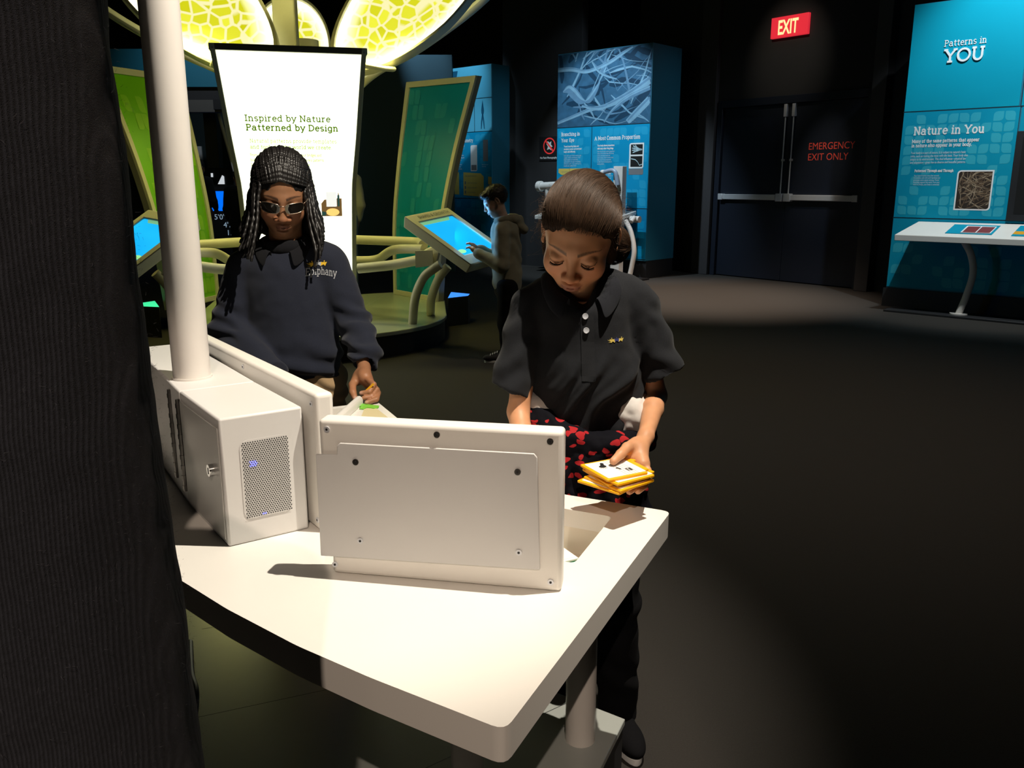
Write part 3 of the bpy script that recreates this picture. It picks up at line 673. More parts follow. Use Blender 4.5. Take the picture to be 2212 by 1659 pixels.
plat = thing('exhibit_platform', 'round pale green-lit platform with black base carrying the lit sign and curved panels', 'platform', (-1.75, 7.5, 0))
cc = V((-1.68, 7.3, 0)); R = 1.11
out = [(cc.x + R * math.cos(math.radians(a)), cc.y + R * math.sin(math.radians(a))) for a in range(10, -196, -8)]
back = [(-0.62, 7.85), (-0.66, 8.28), (-1.15, 8.95), (-1.8, 8.62), (-2.55, 8.8)]
pts = [(x, y) for x, y in out]; pts += [(-2.95, 8.45), (-2.85, 8.62)] + back[::-1]
bm = bmesh.new(); zprism(bm, pts, .165, .2); obj('platform_top', bm, M['hub_platform'], plat, bevel=.006)
ins = [(cc.x + (x - cc.x) * .985, cc.y + (y - cc.y) * .985) for x, y in pts]
bm = bmesh.new(); zprism(bm, ins, 0, .165); obj('platform_base', bm, M['black'], plat)
bm = bmesh.new()
for a, b in (((-1.5, 6.35), (-1.3, 8.7)), ((-.9, 7.2), (-2.4, 7.9))):
    a, b = V((*a, .2002)), V((*b, .2002)); d = (b - a).normalized(); p = V((-d.y, d.x, 0)) * .002; flat(bm, [a + p, a - p, b - p, b + p])
obj('seam', bm, M['grey_ink'], plat)

# lit sign: leaning outwards towards its top
SE = V((.972, .234, 0)); SN = V((.234, -.972, 0)); S0 = V((-1.709, 6.938, 0))
def s_off(z): return .5 * max(0, (z - .2) / 2.07) ** 2.2
def s_hw(z): return float(np.interp(z, [.2, .555, 1.3, 1.65, 2.27], [.415, .43, .452, .492, .545]))
def sp(u, z, off=0.0): return S0 + SE * u + SN * (s_off(z) + off) + UP * z
zs = [.2 + 2.07 * k / 24 for k in range(25)]
sign = thing('lit_sign', 'tall glowing white sign titled Inspired by Nature, leaning over the round platform', 'sign', S0 + UP * .2)
bm = bmesh.new()
for a, b in zip(zs[:-1], zs[1:]):
    ha, hb = s_hw(a) - .03, s_hw(b) - .03
    flat(bm, [sp(-ha, a, .0), sp(ha, a, .0), sp(hb, b, .0), sp(-hb, b, .0)])
bmesh.ops.remove_doubles(bm, verts=bm.verts, dist=1e-4); obj('light_panel', bm, GLOW_W, sign, fixn=False)
bm = bmesh.new()
for s in (-1, 1):
    sec = [(-.0, .035), (.0, -.085), (-.035, -.085), (-.035, .035)]
    rings = [[bm.verts.new(sp(s * (s_hw(z) + du), z, o)) for du, o in sec] for z in zs]
    for i in range(len(rings) - 1):
        for k in range(4): bm.faces.new([rings[i][k], rings[i][(k + 1) % 4], rings[i + 1][(k + 1) % 4], rings[i + 1][k]])
    bm.faces.new(rings[0]); bm.faces.new(rings[-1])
FRAME = mat('grey_green_frame', (.50, .52, .42), .4, noise=.05)
zt = 2.27; h = s_hw(zt)
obox(bm, sp(-h - .005, zt - .04, -.085), SE * (2 * h + .01), SN * .12, UP * .045)
obox(bm, sp(-s_hw(.2), .2, -.085), SE * 2 * s_hw(.2), SN * .12, UP * .05)
obj('frame', bm, FRAME, sign, bevel=.004)
bm = bmesh.new()
for a, b in zip(zs[:-1], zs[1:]):
    flat(bm, [sp(-s_hw(a), a, -.08), sp(-s_hw(b), b, -.08), sp(s_hw(b), b, -.08), sp(s_hw(a), a, -.08)])
obj('back_panel', bm, M['cream_paint'], sign)
for u in (-h + .02, h - .02):
    bm = bmesh.new(); tube(bm, [sp(u, zt - .028, .034), sp(u, zt - .028, .038)], .007, 10); obj('screw', bm, M['steel'], sign)
def sm(u, z, off=.004):
    e = .01; up = (sp(u, z + e) - sp(u, z - e)); return basis(sp(u, z, off), SE, up)
def stitle(bm, s, u, z, cap, width, w): 
    size = cap / .7; nat = sum(S_.get(c, S_[' '])[0] + .03 for c in s) * size
    slab(bm, s, size, sm(u, z), w=w, sx=width / nat)
GT = mat('green_title_ink', (.2, .3, .02), .5, emit=(.07, .19, .0), estr=.8); GT2 = mat('pale_green_ink', (.3, .45, .05), .5, emit=(.36, .60, .04), estr=1.0)
bm = bmesh.new(); stitle(bm, 'Inspired by Nature', -.356, 1.770, .043, .63, .125); stitle(bm, 'Patterned by Design', -.351, 1.705, .043, .68, .145)
obj('title_lettering', bm, GT, sign)
bm = bmesh.new(); stitle(bm, 'Natural patterns provide templates', -.332, 1.617, .027, .645, .10); stitle(bm, 'and tools for the world we create.', -.333, 1.573, .027, .61, .12)
for i, l in enumerate(('From art and architecture, industry, to our bridges and', 'buildings, people draw inspiration from nature\'s patterns.', 'Sometimes we copy them purposefully, other', 'times we use them in a way, both instances,', 'patterns of nature shape our world')):
    text(bm, l, .034, sm(-.338, 1.517 - .036 * i), off=.0008, sx=.70)
obj('lettering', bm, GT2, sign)
bm = bmesh.new()
def srect(u0, z0, u1, z1, mi, off=.004): flat(bm, [sp(u0, z0, off), sp(u1, z0, off), sp(u1, z1, off), sp(u0, z1, off)], mi)
flat(bm, [sp(u, z, .004) for u, z in ((.175, 1.06), (.335, 1.06), (.335, 1.20), (.318, 1.20), (.312, 1.255), (.300, 1.20), (.200, 1.19), (.175, 1.16))], 0); srect(.215, 1.135, .296, 1.25, 1, .0045); srect(.302, 1.13, .318, 1.225, 3, .0045); flat(bm, [sp(.262 + .052 * math.cos(a), 1.092 + .030 * math.sin(a), .0045) for a in [i * math.pi / 8 for i in range(16)]], 2); flat(bm, [sp(u, z, .0046) for u, z in ((.178, 1.10), (.215, 1.09), (.205, 1.065), (.178, 1.062))], 3)
srect(.075, 1.19, .125, 1.285, 4); srect(.085, 1.15, .13, 1.158, 3)
em = lambda n, c, s: mat(n, c, .5, emit=c, estr=s)
obj('photo_print', bm, [em('bronze_print', (.16, .09, .03), 1), em('white_print', (.9, .9, .85), 1), em('flame_print', (1, .62, .18), 1.1), em('dark_print', (.02, .06, .05), 1), em('sky_print', (.25, .72, .95), 1)], sign, fixn=False)

# curved graphic panels behind, mirror images of one another
ZP = [.2, .97, 1.6, 2.3]; LX = [(-1.214, 8.76), (-1.205, 8.77), (-1.136, 8.83), (-1.047, 8.95)]; RX = [(-.721, 8.16), (-.66, 8.20), (-.525, 8.27), (-.328, 8.40)]
def curve_panel(name, label, mirrored, mats, seed):
    mf = mir if mirrored else (lambda p: V(p))
    zz = [.2 + 2.1 * k / 20 for k in range(21)]
    def smooth(z, arr, i):
        q = [catm for catm in (np.interp(z + d, ZP, [a[i] for a in arr]) for d in (-.22, -.11, 0, .11, .22))]; return float(np.mean(q)) if .4 < z < 2.1 else float(np.interp(z, ZP, [a[i] for a in arr]))
    L = [V((smooth(z, LX, 0), smooth(z, LX, 1), z)) for z in zz]; Rr = [V((smooth(z, RX, 0), smooth(z, RX, 1), z)) for z in zz]
    nrm = [((Rr[i] - L[i]).cross(V((0, 0, 1)))).normalized() for i in range(21)]           # towards the viewer
    def q(u, i, off):
        i0 = min(int(i), 19); f = i - i0; a = L[i0].lerp(L[i0 + 1], f); b = Rr[i0].lerp(Rr[i0 + 1], f); return mf(a.lerp(b, u) + nrm[i0] * off)
    t = thing('curved_panel', label, 'panel', mf(L[0].lerp(Rr[0], .5)))
    bm = bmesh.new(); uu = [.05 + .9 * k / 8 for k in range(9)]
    gr = [[bm.verts.new(q(u, .3 + i * 19.4 / 20, .0)) for u in uu] for i in range(21)]
    for i in range(20):
        for k in range(8): bm.faces.new([gr[i][k], gr[i][k + 1], gr[i + 1][k + 1], gr[i + 1][k]])
    r = random.Random(seed)
    for row in range(13):
        for cx in range(9):
            if r.random() > (.40 if row > 8 else .27): continue
            u, w = .1 + .09 * cx, 1.5 + row * 1.42; du, dw, fl = .043, .66, r.choice((0, 1))
            sh = roundrect(-1, -1, 1, 1, .75, 3, only=(0, 2) if fl else (1, 3))
            try:
                f = bm.faces.new([bm.verts.new(q(u + a * du, w + b * dw, .004)) for a, b in sh]); f.material_index = 1
            except ValueError: pass
    obj('graphic', bm, mats, t, fixn=False)
    bm = bmesh.new()
    for u0, u1 in ((0, .055), (.945, 1)):
        rg = [[bm.verts.new(q(u, i, o)) for u, o in ((u0, .02), (u1, .02), (u1, -.012), (u0, -.012))] for i in range(21)]
        for i in range(20):
            for k in range(4): bm.faces.new([rg[i][k], rg[i][(k + 1) % 4], rg[i + 1][(k + 1) % 4], rg[i + 1][k]])
        bm.faces.new(rg[0]); bm.faces.new(rg[-1])
    for i0, i1 in ((0, .45), (19.45, 20)):
        prism(bm, [q(0, i0, .02), q(1, i0, .02), q(1, i1, .02), q(0, i1, .02)], q(0, i0, -.012) - q(0, i0, .02))
    obj('frame', bm, M['cream_paint'], t, bevel=.003)
    bm = bmesh.new(); rg = [[bm.verts.new(q(u, i, o)) for u, o in ((0, -.012), (1, -.012), (1, -.072), (0, -.072))] for i in range(21)]
    for i in range(20):
        for k in range(4): bm.faces.new([rg[i][k], rg[i][(k + 1) % 4], rg[i + 1][(k + 1) % 4], rg[i + 1][k]])
    bm.faces.new(rg[0]); bm.faces.new(rg[-1]); obj('back_shell', bm, mat('warm_grey_shell', (.22, .21, .19), .5, noise=.05), t)
curve_panel('curved_panel', 'teal green curved panel with leaf pattern and pale yellow frame behind the right kiosk', False, TEALM, 4)
curve_panel('curved_panel', 'lime green curved panel with leaf pattern behind the white pole', True, LIMEM, 8)

# slanted screen kiosks
CY = mat('blue_screen_glow', (0, .2, .4), .3, emit=(.0, .42, 1.0), estr=1.05)
nt = CY.node_tree; b = nt.nodes['Principled BSDF']; tcn = nt.nodes.new('ShaderNodeTexCoord'); nz = nt.nodes.new('ShaderNodeTexNoise'); nz.inputs['Scale'].default_value = 2.2
mx = nt.nodes.new('ShaderNodeMix'); mx.data_type = 'RGBA'; mx.inputs[6].default_value = (.0, .26, .95, 1); mx.inputs[7].default_value = (.02, .62, 1.0, 1)
nt.links.new(tcn.outputs['Object'], nz.inputs['Vector']); nt.links.new(nz.outputs['Fac'], mx.inputs[0]); nt.links.new(mx.outputs[2], b.inputs['Emission Color'])
def kiosk(label, mirrored):
    mf = mir if mirrored else (lambda p: V(p))
    p1, p2, p4 = V((-.812, 6.5, 1.076)), V((-.51, 6.85, 1.131)), V((-.301, 6.3, .73)); e1, e2 = p4 - p1, p2 - p1
    nn = e1.cross(e2).normalized(); nn = nn if nn.z > 0 else -nn
    k = lambda a, b_, o=0.0: mf(p1 + e1 * a + e2 * b_ + nn * o)
    t = thing('screen_kiosk', label, 'kiosk', mf((-.8, 7.0, .2)))
    bm = bmesh.new(); o = -.10
    pr = [k(0, 0), k(1, 0), k(1, 1), k(0, 1)]; lo = [k(.02, .04, o), k(.97, .04, o), k(.97, .96, o), k(.02, .96, o)]
    faces_from(bm, pr + lo, [[4, 5, 6, 7]] + [[i, (i + 1) % 4, 4 + (i + 1) % 4, 4 + i] for i in range(4)])
    hs = [(.145, .12), (.82, .12), (.82, .90), (.145, .90)]; ou = [(0, 0), (1, 0), (1, 1), (0, 1)]
    for i in range(4):
        j = (i + 1) % 4; flat(bm, [k(*ou[i]), k(*ou[j]), k(*hs[j]), k(*hs[i])]); flat(bm, [k(*hs[i]), k(*hs[j]), k(*hs[j], -.014), k(*hs[i], -.014)])
    bmesh.ops.remove_doubles(bm, verts=bm.verts, dist=1e-4)
    obj('housing', bm, M['cream_paint'], t, bevel=.008)
    bm = bmesh.new(); flat(bm, [k(*q, -.012) for q in hs]); 
    lf = [k(.745 + .035 * math.cos(a), .22 + .085 * math.sin(a) - .02, -.0112) for a in [i * math.pi / 8 for i in range(16)]]; flat(bm, lf, 1); flat(bm, [k(*q, -.0115) for q in ((.145, .12), (.20, .12), (.20, .75), (.145, .82))], 2)
    obj('screen', bm, [CY, mat('leaf_glow', (.2, .5, .2), .4, emit=(.35, .85, .35), estr=.9), mat('green_glow', (.05, .3, .2), .4, emit=(.22, .52, .28), estr=.8)], t, fixn=False)
    bm = bmesh.new(); text(bm, 'SHAPES & GROWTH', .05, basis(k(.10, .2, .002), e2 if not mirrored else mf(p1) - mf(p2), (-e1) if not mirrored else mf(p1) - mf(p4)), sx=.72)
    if not mirrored: obj('lettering', bm, M['grey_ink'], t)
    else: bm.free()
    bm = bmesh.new(); prism(bm, [mf(q) for q in ((-.70, 6.70, .68), (-.60, 6.66, .70), (-.55, 6.70, .86), (-.70, 6.74, .80))], mf((0, .25, 0)) - mf((0, 0, 0))); obj('bracket', bm, M['cream_paint'], t, bevel=.006)
    for leg in ([(-.56, 6.66, .70), (-.62, 6.67, .66), (-.70, 6.70, .588), (-.779, 6.8, .42), (-.814, 6.856, .2)], [(-.52, 6.92, .66), (-.57, 6.93, .60), (-.62, 6.97, .52), (-.68, 7.12, .37), (-.708, 7.305, .2)]):
        bm = bmesh.new(); tube(bm, [mf(q) for q in catmull(leg)], .036, 14); obj('leg', bm, M['cream_paint'], t)
kiosk('slanted cream kiosk with a glowing blue screen, the boy leaning over it', False)
kiosk('slanted cream kiosk with a glowing blue screen, partly hidden by the white pole', True)

# bumper rails around the hub
def rail(label, pts, r, mirrored):
    mf = mir if mirrored else (lambda p: V(p)); bm = bmesh.new(); tube(bm, [mf(q) for q in catmull(pts)], r, 14)
    if len(pts) == 4 and abs(pts[0][2] - .644) < .01: prism(bm, [mf(q) for q in ((-.76, 6.70, .67), (-.62, 6.66, .69), (-.62, 6.66, .81), (-.76, 6.70, .80))], mf((.0, .03, 0)) - mf((0, 0, 0)))
    top('guard_rail', bm, M['cream_paint'], label, 'rail', 'curved guard rails of the round exhibit')
for mrd, side in ((False, 'right'), (True, 'left')):
    w = 'the teal panel' if not mrd else 'the lime panel'
    rail('upper yellow-lit tube rail running in front of %s' % w, [(-1.75, 7.75, .83), (-1.366, 7.6, .829), (-.824, 7.3, .829), (-.72, 6.95, .83)], .040, mrd)
    rail('middle bent tube rail curving up below the upper rail by %s' % w, [(-1.55, 7.35, .672), (-1.332, 7.3, .672), (-1.145, 7.25, .688), (-.98, 7.1, .778), (-.713, 6.9, .80)], .038, mrd)
    rail('lower straight tube rail with bolted end plate by %s' % w, [(-1.246, 6.9, .644), (-1.10, 6.88, .66), (-.953, 6.85, .679), (-.735, 6.745, .726)], .040, mrd)
bm = bmesh.new(); tube(bm, [HC + V((0, .1, .2)), HC + V((0, .1, 2.5))], .13, 20); top('hub_column', bm, M['cream_paint'], 'cream central column of the round exhibit, behind the lit sign', 'column')
# the two glowing low boxes
for mrd, lab, colr in ((False, 'low black box with glowing blue top beside the right kiosk legs', (.05, .28, 1)), (True, 'low black box with glowing green top beside the left kiosk', (.05, .75, .35))):
    mf = mir if mrd else (lambda p: V(p))
    t = thing('floor_light_box', lab, 'light box', mf((-.58, 8.0, 0)))
    q = [mf(p) for p in ((-.60, 7.90, 0), (-.42, 8.06, 0), (-.41, 8.20, 0), (-.60, 8.34, 0))]
    bm = bmesh.new(); prism(bm, q, (0, 0, .27)); obj('case', bm, M['black'], t, bevel=.004)
    bm = bmesh.new(); flat(bm, [p + V((0, 0, .272)) for p in q]); obj('light_panel', bm, mat('floor_glow', colr, .4, emit=colr, estr=1.0), t)

# glowing petals overhead
PET = mat('petal_light', (.08, .08, .02), .4, emit=(1, .95, .3), estr=1)
nt = PET.node_tree; b = nt.nodes['Principled BSDF']
tcn = nt.nodes.new('ShaderNodeTexCoord'); vo = nt.nodes.new('ShaderNodeTexVoronoi'); vo.feature = 'DISTANCE_TO_EDGE'; vo.inputs['Scale'].default_value = 10.5
vc = nt.nodes.new('ShaderNodeTexVoronoi'); vc.inputs['Scale'].default_value = 10.5
nt.links.new(tcn.outputs['Object'], vo.inputs['Vector']); nt.links.new(tcn.outputs['Object'], vc.inputs['Vector'])
rp = nt.nodes.new('ShaderNodeValToRGB'); rp.color_ramp.elements[0].position = .06; rp.color_ramp.elements[1].position = .12
nt.links.new(vo.outputs['Distance'], rp.inputs[0])
hue = nt.nodes.new('ShaderNodeMix'); hue.data_type = 'RGBA'; hue.inputs[6].default_value = (.62, .60, .0, 1); hue.inputs[7].default_value = (.95, .95, .06, 1)
nt.links.new(vc.outputs['Color'], hue.inputs[0])
cell = nt.nodes.new('ShaderNodeMix'); cell.data_type = 'RGBA'; cell.inputs[6].default_value = (1.0, .93, .48, 1)
nt.links.new(rp.outputs['Color'], cell.inputs[0]); nt.links.new(hue.outputs[2], cell.inputs[7])
at = nt.nodes.new('ShaderNodeAttribute'); at.attribute_name = 'rim'
r2 = nt.nodes.new('ShaderNodeValToRGB'); r2.color_ramp.elements[0].position = .70; r2.color_ramp.elements[1].position = .97
nt.links.new(at.outputs['Fac'], r2.inputs[0])
fin = nt.nodes.new('ShaderNodeMix'); fin.data_type = 'RGBA'; fin.inputs[7].default_value = (1.9, 1.9, 1.25, 1)
nt.links.new(r2.outputs['Color'], fin.inputs[0]); nt.links.new(cell.outputs[2], fin.inputs[6]); nt.links.new(fin.outputs[2], b.inputs['Emission Color'])
b.inputs['Emission Strength'].default_value = 1.0
def petal(label, C, m, n, arm):
    C, m, n = V(C), V(m), V(n); w = m.cross(n).normalized(); w = w if w.y < 0 else -w        # the glowing face looks to the viewer
    t = thing('petal_light', label, 'light', C - m, group=None)
    bm = bmesh.new(); lay = bm.verts.layers.float.new('rim'); K = 48; rr = [.0, .2, .4, .55, .68, .78, .86, .93, 1.0]; rings = []
    for r in rr:
        ring = []
        for k in range(K):
            a = 2 * math.pi * k / K; tt = math.cos(a); pinch = 1 - .10 * (-tt) * (tt < 0)
            v = bm.verts.new(C + m * r * tt + n * r * math.sin(a) * pinch + w * (-.05 * (1 - r * r))); v[lay] = r; ring.append(v)
            if r == 0: break
        rings.append(ring)
    for k in range(K): bm.faces.new([rings[0][0], rings[1][k], rings[1][(k + 1) % K]])
    for i in range(1, len(rr) - 1):
        for k in range(K): bm.faces.new([rings[i][k], rings[i + 1][k], rings[i + 1][(k + 1) % K], rings[i][(k + 1) % K]])
    obj('light_panel', bm, PET, t)
    bm = bmesh.new(); sec = [(1.0, .03), (1.055, .03), (1.075, -.05), (1.03, -.09), (1.0, -.09)]; rg = []
    for k in range(K):
        a = 2 * math.pi * k / K; tt = math.cos(a); pinch = 1 - .10 * (-tt) * (tt < 0)
        rg.append([bm.verts.new(C + m * q * tt + n * q * math.sin(a) * pinch + w * o) for q, o in sec])
    for k in range(K):
        for j in range(5): bm.faces.new([rg[k][j], rg[k][(j + 1) % 5], rg[(k + 1) % K][(j + 1) % 5], rg[(k + 1) % K][j]])
    obj('rim', bm, M['cream_paint'], t, bevel=.004)
    bm = bmesh.new(); tube(bm, catmull(arm), [.05] * (8 * (len(arm) - 1) + 1), 12, flatn=.7); obj('arm', bm, M['cream_paint'], t)
petal('glowing yellow cell-patterned petal rising to the right of the lit sign', (-.80, 7.3, 2.79), (.58, .04, .53), (.27, -.12, -.25), [(-1.62, 7.5, 1.85), (-1.30, 7.42, 2.08), (-1.10, 7.38, 2.22), (-.74, 7.46, 2.42), (-.22, 7.52, 2.80), (.12, 7.56, 3.2)])
petal('glowing yellow cell-patterned petal rising to the left of the lit sign', (-2.47, 7.0, 2.74), (-.56, .0, .52), (-.27, -.12, -.25), [(-1.85, 7.25, 1.80), (-2.12, 7.16, 2.05), (-2.28, 7.10, 2.17), (-2.66, 7.12, 2.34), (-3.10, 7.14, 2.58), (-3.55, 7.16, 2.90)])
petal('smaller glowing yellow petal standing behind the upright beam', (-2.02, 8.2, 2.50), (-.01, .25, .47), (.335, .08, -.02), [(-1.95, 7.8, 1.9), (-1.98, 8.2, 2.05), (-2.0, 8.5, 2.3)])
bm = bmesh.new(); box(bm, (-1.925, 7.3, 2.0), (-1.745, 7.42, 4.2)); top('upright_beam', bm, M['cream_paint'], 'upright yellow-lit beam rising above the lit sign', 'beam', bevel=.01)
bm = bmesh.new(); tube(bm, [(-1.15, 6.9, 2.20), (-1.02, 7.1, 2.20), (-.96, 7.22, 2.21)], .035, 12, flatn=.6); top('support_arm', bm, M['cream_paint'], 'short support arm at the upper right edge of the lit sign', 'bracket')
bm = bmesh.new(); tube(bm, [(-2.18, 6.62, 2.18), (-2.27, 6.85, 2.19), (-2.30, 6.98, 2.20)], .035, 12, flatn=.6); top('support_arm', bm, M['cream_paint'], 'short support arm at the upper left edge of the lit sign', 'bracket')
lamp('petal_fill', 'SPOT', (-.95, 7.1, 2.42), (-1.0, 7.2, 0), 85, (1, .92, .27), .25, 165, 1.0)  # three added spots carry the petals' light down to the hub
lamp('petal_fill', 'SPOT', (-2.45, 6.85, 2.42), (-2.4, 6.95, 0), 85, (1, .92, .27), .25, 165, 1.0)
lamp('petal_fill', 'SPOT', (-2.0, 8.1, 2.25), (-2.0, 8.0, 0), 70, (1, .92, .27), .25, 165, 1.0)
lamp('beam_spot', 'SPOT', (-1.80, 6.95, 2.75), (-1.83, 7.3, 2.8), 3, (1, .92, .3), .1, 140, 1.0)  # extra small spot aimed at the front of the upright beam
# ------------------------------------------------------------------ the white activity table in front
TZ = .72
def fill_poly(bm, outer, holes, z):
    edges = []
    for loop in [outer] + holes:
        vs = [bm.verts.new((p[0], p[1], z)) for p in loop]
        edges += [bm.edges.new((vs[i], vs[(i + 1) % len(vs)])) for i in range(len(vs))]
    return bmesh.ops.triangle_fill(bm, use_beauty=True, use_dissolve=False, edges=edges)
def rnd(poly, r, n=5):
    out = []; m = len(poly)
    for i in range(m):
        p, a, b = V(poly[i]), V(poly[i - 1]), V(poly[(i + 1) % m]); ua, ub = (a - p), (b - p)
        rr = min(r, ua.length * .45, ub.length * .45); s, e = p + ua.normalized() * rr, p + ub.normalized() * rr
        for k in range(n + 1):
            t = k / n; q = s * (1 - t) ** 2 + p * 2 * t * (1 - t) + e * t * t; out.append((q.x, q.y))
    return out
outer = [(-.008, .838), (.298, 1.491), (-.082, 1.667), (-.379, 2.310), (-1.03, 2.0), (-1.16, 1.75), (-.80, 1.43), (-.66, 1.325), (-.533, 1.226), (-.413, 1.118), (-.287, 1.018), (-.177, .943)]
outer = [p for i, q in enumerate(outer) for p in (rnd([outer[i - 1], q, outer[(i + 1) % len(outer)]], .018 if i in (0, 1, 3, 4) else .012, 4)[5:10])]
hole = rnd([(.101, 1.269), (.185, 1.466), (-.085, 1.592), (-.169, 1.395)], .012, 4)
hole2 = rnd([(-.445, 2.255), (-.515, 2.222), (-.575, 2.10), (-.49, 2.06)], .01, 3)
table = thing('activity_table', 'white many-sided activity table with a sunken bin, in front of the two girls', 'table', (-.2, 1.45, .2))
bm = bmesh.new(); fill_poly(bm, outer, [hole, hole2], TZ)
ext = bmesh.ops.extrude_face_region(bm, geom=list(bm.faces)); bmesh.ops.translate(bm, verts=[v for v in ext['geom'] if isinstance(v, bmesh.types.BMVert)], vec=(0, 0, -.046))
obj('tabletop', bm, M['white'], table, bevel=.006, seg=3)
def bin_part(h, depth):
    bm = bmesh.new(); n = len(h); cx, cy = sum(p[0] for p in h) / n, sum(p[1] for p in h) / n
    rings = [[bm.verts.new((cx + (p[0] - cx) * s, cy + (p[1] - cy) * s, z)) for p in h] for s, z in ((1.004, TZ - .03), (.96, TZ - depth), (.98, TZ - depth - .004), (1.03, TZ - .034))]
    for a, b in ((0, 1), (2, 3), (3, 0)):
        for i in range(n): bm.faces.new([rings[a][i], rings[a][(i + 1) % n], rings[b][(i + 1) % n], rings[b][i]])
    bm.faces.new(rings[1]); bm.faces.new(rings[2][::-1]); obj('bin', bm, M['bin'], table, fixn=True)
bin_part(hole, .085); bin_part(hole2, .09)
for x, y in ((.141, 1.538), (-.085, 1.40), (-.93, 1.98), (-.42, 2.08)):
    bm = bmesh.new(); tube(bm, [(x, y, .2), (x, y, TZ - .046)], .031, 24); obj('leg', bm, M['white_tube'], table)
bm = bmesh.new()
dv = V((-.03, -.28, 0)); prof = [(-.011, 0), (.011, 0), (.011, .014), (.008, .021), (.002, .024), (-.004, .0235), (-.009, .020), (-.011, .014)]
side = V((1, -.1, 0)).normalized(); o = V((-.425, 2.285, TZ)); prism(bm, [o + side * a + UP * b_ for a, b_ in prof], dv); obj('divider', bm, M['white'], table, bevel=.003)
bm = bmesh.new(); zprism(bm, [(-.405, 2.262), (-.372, 2.240), (-.30, 2.09), (-.39, 2.05)], TZ, TZ + .0012); obj('work_surface', bm, mat('pale_yellow_inlay', (.72, .62, .36), .45), table)

# base platform
base = thing('table_platform', 'low grey platform with black sides beneath the white table', 'platform', (-.3, 1.6, 0))
pp = [(.243, 1.604), (.06, 1.187), (-.43, 1.20), (-.86, 1.80), (-1.2, 2.0), (-1.0, 2.35), (-.35, 2.25), (-.10, 1.84)]
bm = bmesh.new(); zprism(bm, pp, .185, .2); obj('platform_top', bm, M['platform'], base, bevel=.002)
bm = bmesh.new(); zprism(bm, [(-.33 + (x + .33) * .992, 1.7 + (y - 1.7) * .992) for x, y in pp], 0, .185); obj('platform_base', bm, M['black'], base)
bm = bmesh.new()
for a, b_ in (((-.70, 1.60), (-.05, 1.86)), ((-.45, 1.24), (.12, 1.66)), ((-.80, 1.98), (-.45, 2.1))):
    a, b_ = V((*a, .2002)), V((*b_, .2002)); d = (b_ - a).normalized(); p = V((-d.y, d.x, 0)) * .0009; flat(bm, [a + p, a - p, b_ - p, b_ + p])
for x, y in ((-.235, 1.60), (-.40, 1.9)): tube(bm, [(x, y, .2), (x, y, .2012)], .005, 8)
obj('seam', bm, M['black'], base)
bm = bmesh.new(); tube(bm, catmull([(-.80, 1.90, .21), (-.72, 1.70, .25), (-.672, 1.60, .262), (-.668, 1.545, .20), (-.70, 1.50, .08), (-.76, 1.46, .012), (-1.0, 1.40, .012)]), .007, 8)
top('power_cord', bm, M['black'], 'black cord looping over the edge of the grey platform', 'cord')

# electronics cabinet with the pole on it
U_ = V((.824, .566, 0)).normalized(); Wv = V((-.585, .812, 0)).normalized(); B0 = V((-.479, 1.331, TZ)); BH = .225
def bx(w, u, z): return B0 + Wv * w + U_ * u + UP * z
cab = thing('electronics_cabinet', 'long white steel cabinet with perforated vent and lock, standing on the table', 'cabinet', bx(.35, .07, 0))
bm = bmesh.new(); obox(bm, bx(0, 0, 0), Wv * .235, U_ * .142, UP * BH)
bnd = V((-.53, .848, 0)).normalized(); q0 = bx(.235, 0, 0); Un = V((.848, .53, 0)).normalized()
prism(bm, [q0, q0 + bnd * .50, q0 + bnd * .50 + U_ * .12, bx(.235, .142, 0)], UP * BH)
obj('body', bm, M['white_plate'], cab, bevel=.004)
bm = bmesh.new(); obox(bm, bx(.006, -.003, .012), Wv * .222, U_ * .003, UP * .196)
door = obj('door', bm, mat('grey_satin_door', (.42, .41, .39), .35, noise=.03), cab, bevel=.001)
bm = bmesh.new(); tube(bm, [bx(.045, -.003, .126), bx(.045, -.011, .126)], .0105, 18); lk = obj('lock', bm, M['chrome'], door)
bm = bmesh.new(); obox(bm, bx(.0435, -.0116, .120), Wv * .003, U_ * .001, UP * .011); obj('keyhole', bm, M['black'], door)
for wv, o in ((.236, -.004), (.325, -.0005)):
    bm = bmesh.new(); base_ = bx(wv, o, .03) if wv < .3 else q0 + bnd * .09 - Un * .002 + UP * .03
    tube(bm, [base_, base_ + UP * .18], .0042, 8)
    for k in range(9): tube(bm, [base_ + UP * (.02 * k + .004), base_ + UP * (.02 * k + .012)], .0052, 8)
    obj('hinge', bm, M['dark_steel'], cab)
bm = bmesh.new()
def gq(a, z, o=0.0): return B0 + U_ * a - Wv * o + UP * z
rr = roundrect(.030, .042, .115, .182, .014, 5)
prism(bm, [gq(a, z, .0012) for a, z in rr], -Wv * -.0006); grill = obj('vent_panel', bm, M['white_plate'], cab)
bm = bmesh.new(); dx = .0041; j = 0; z = .046
while z < .179:
    a = .034 + (dx / 2 if j % 2 else 0)
    while a < .112:
        cr = min(a - .03, .115 - a, z - .042, .182 - z)
        flat(bm, [gq(a + .00135 * math.cos(t_ * math.pi / 3), z + .00135 * math.sin(t_ * math.pi / 3), .0020) for t_ in range(6)])
        a += dx
    z += dx * .866; j += 1
obj('perforation', bm, M['black_ink'], grill)
bm = bmesh.new()
for a, z in [(.046 + .0041 * i + (.002 if k % 2 else 0), .136 + .00355 * k) for i in range(3) for k in range(3)] + [(.062, .0475), (.066, .0475)]:
    flat(bm, [gq(a + .0013 * math.cos(t_ * math.pi / 3), z + .0013 * math.sin(t_ * math.pi / 3), .0023) for t_ in range(6)])
obj('indicator_light', bm, mat('blue_led', (.1, .1, .9), .4, emit=(.12, .14, 1), estr=3.0), grill)
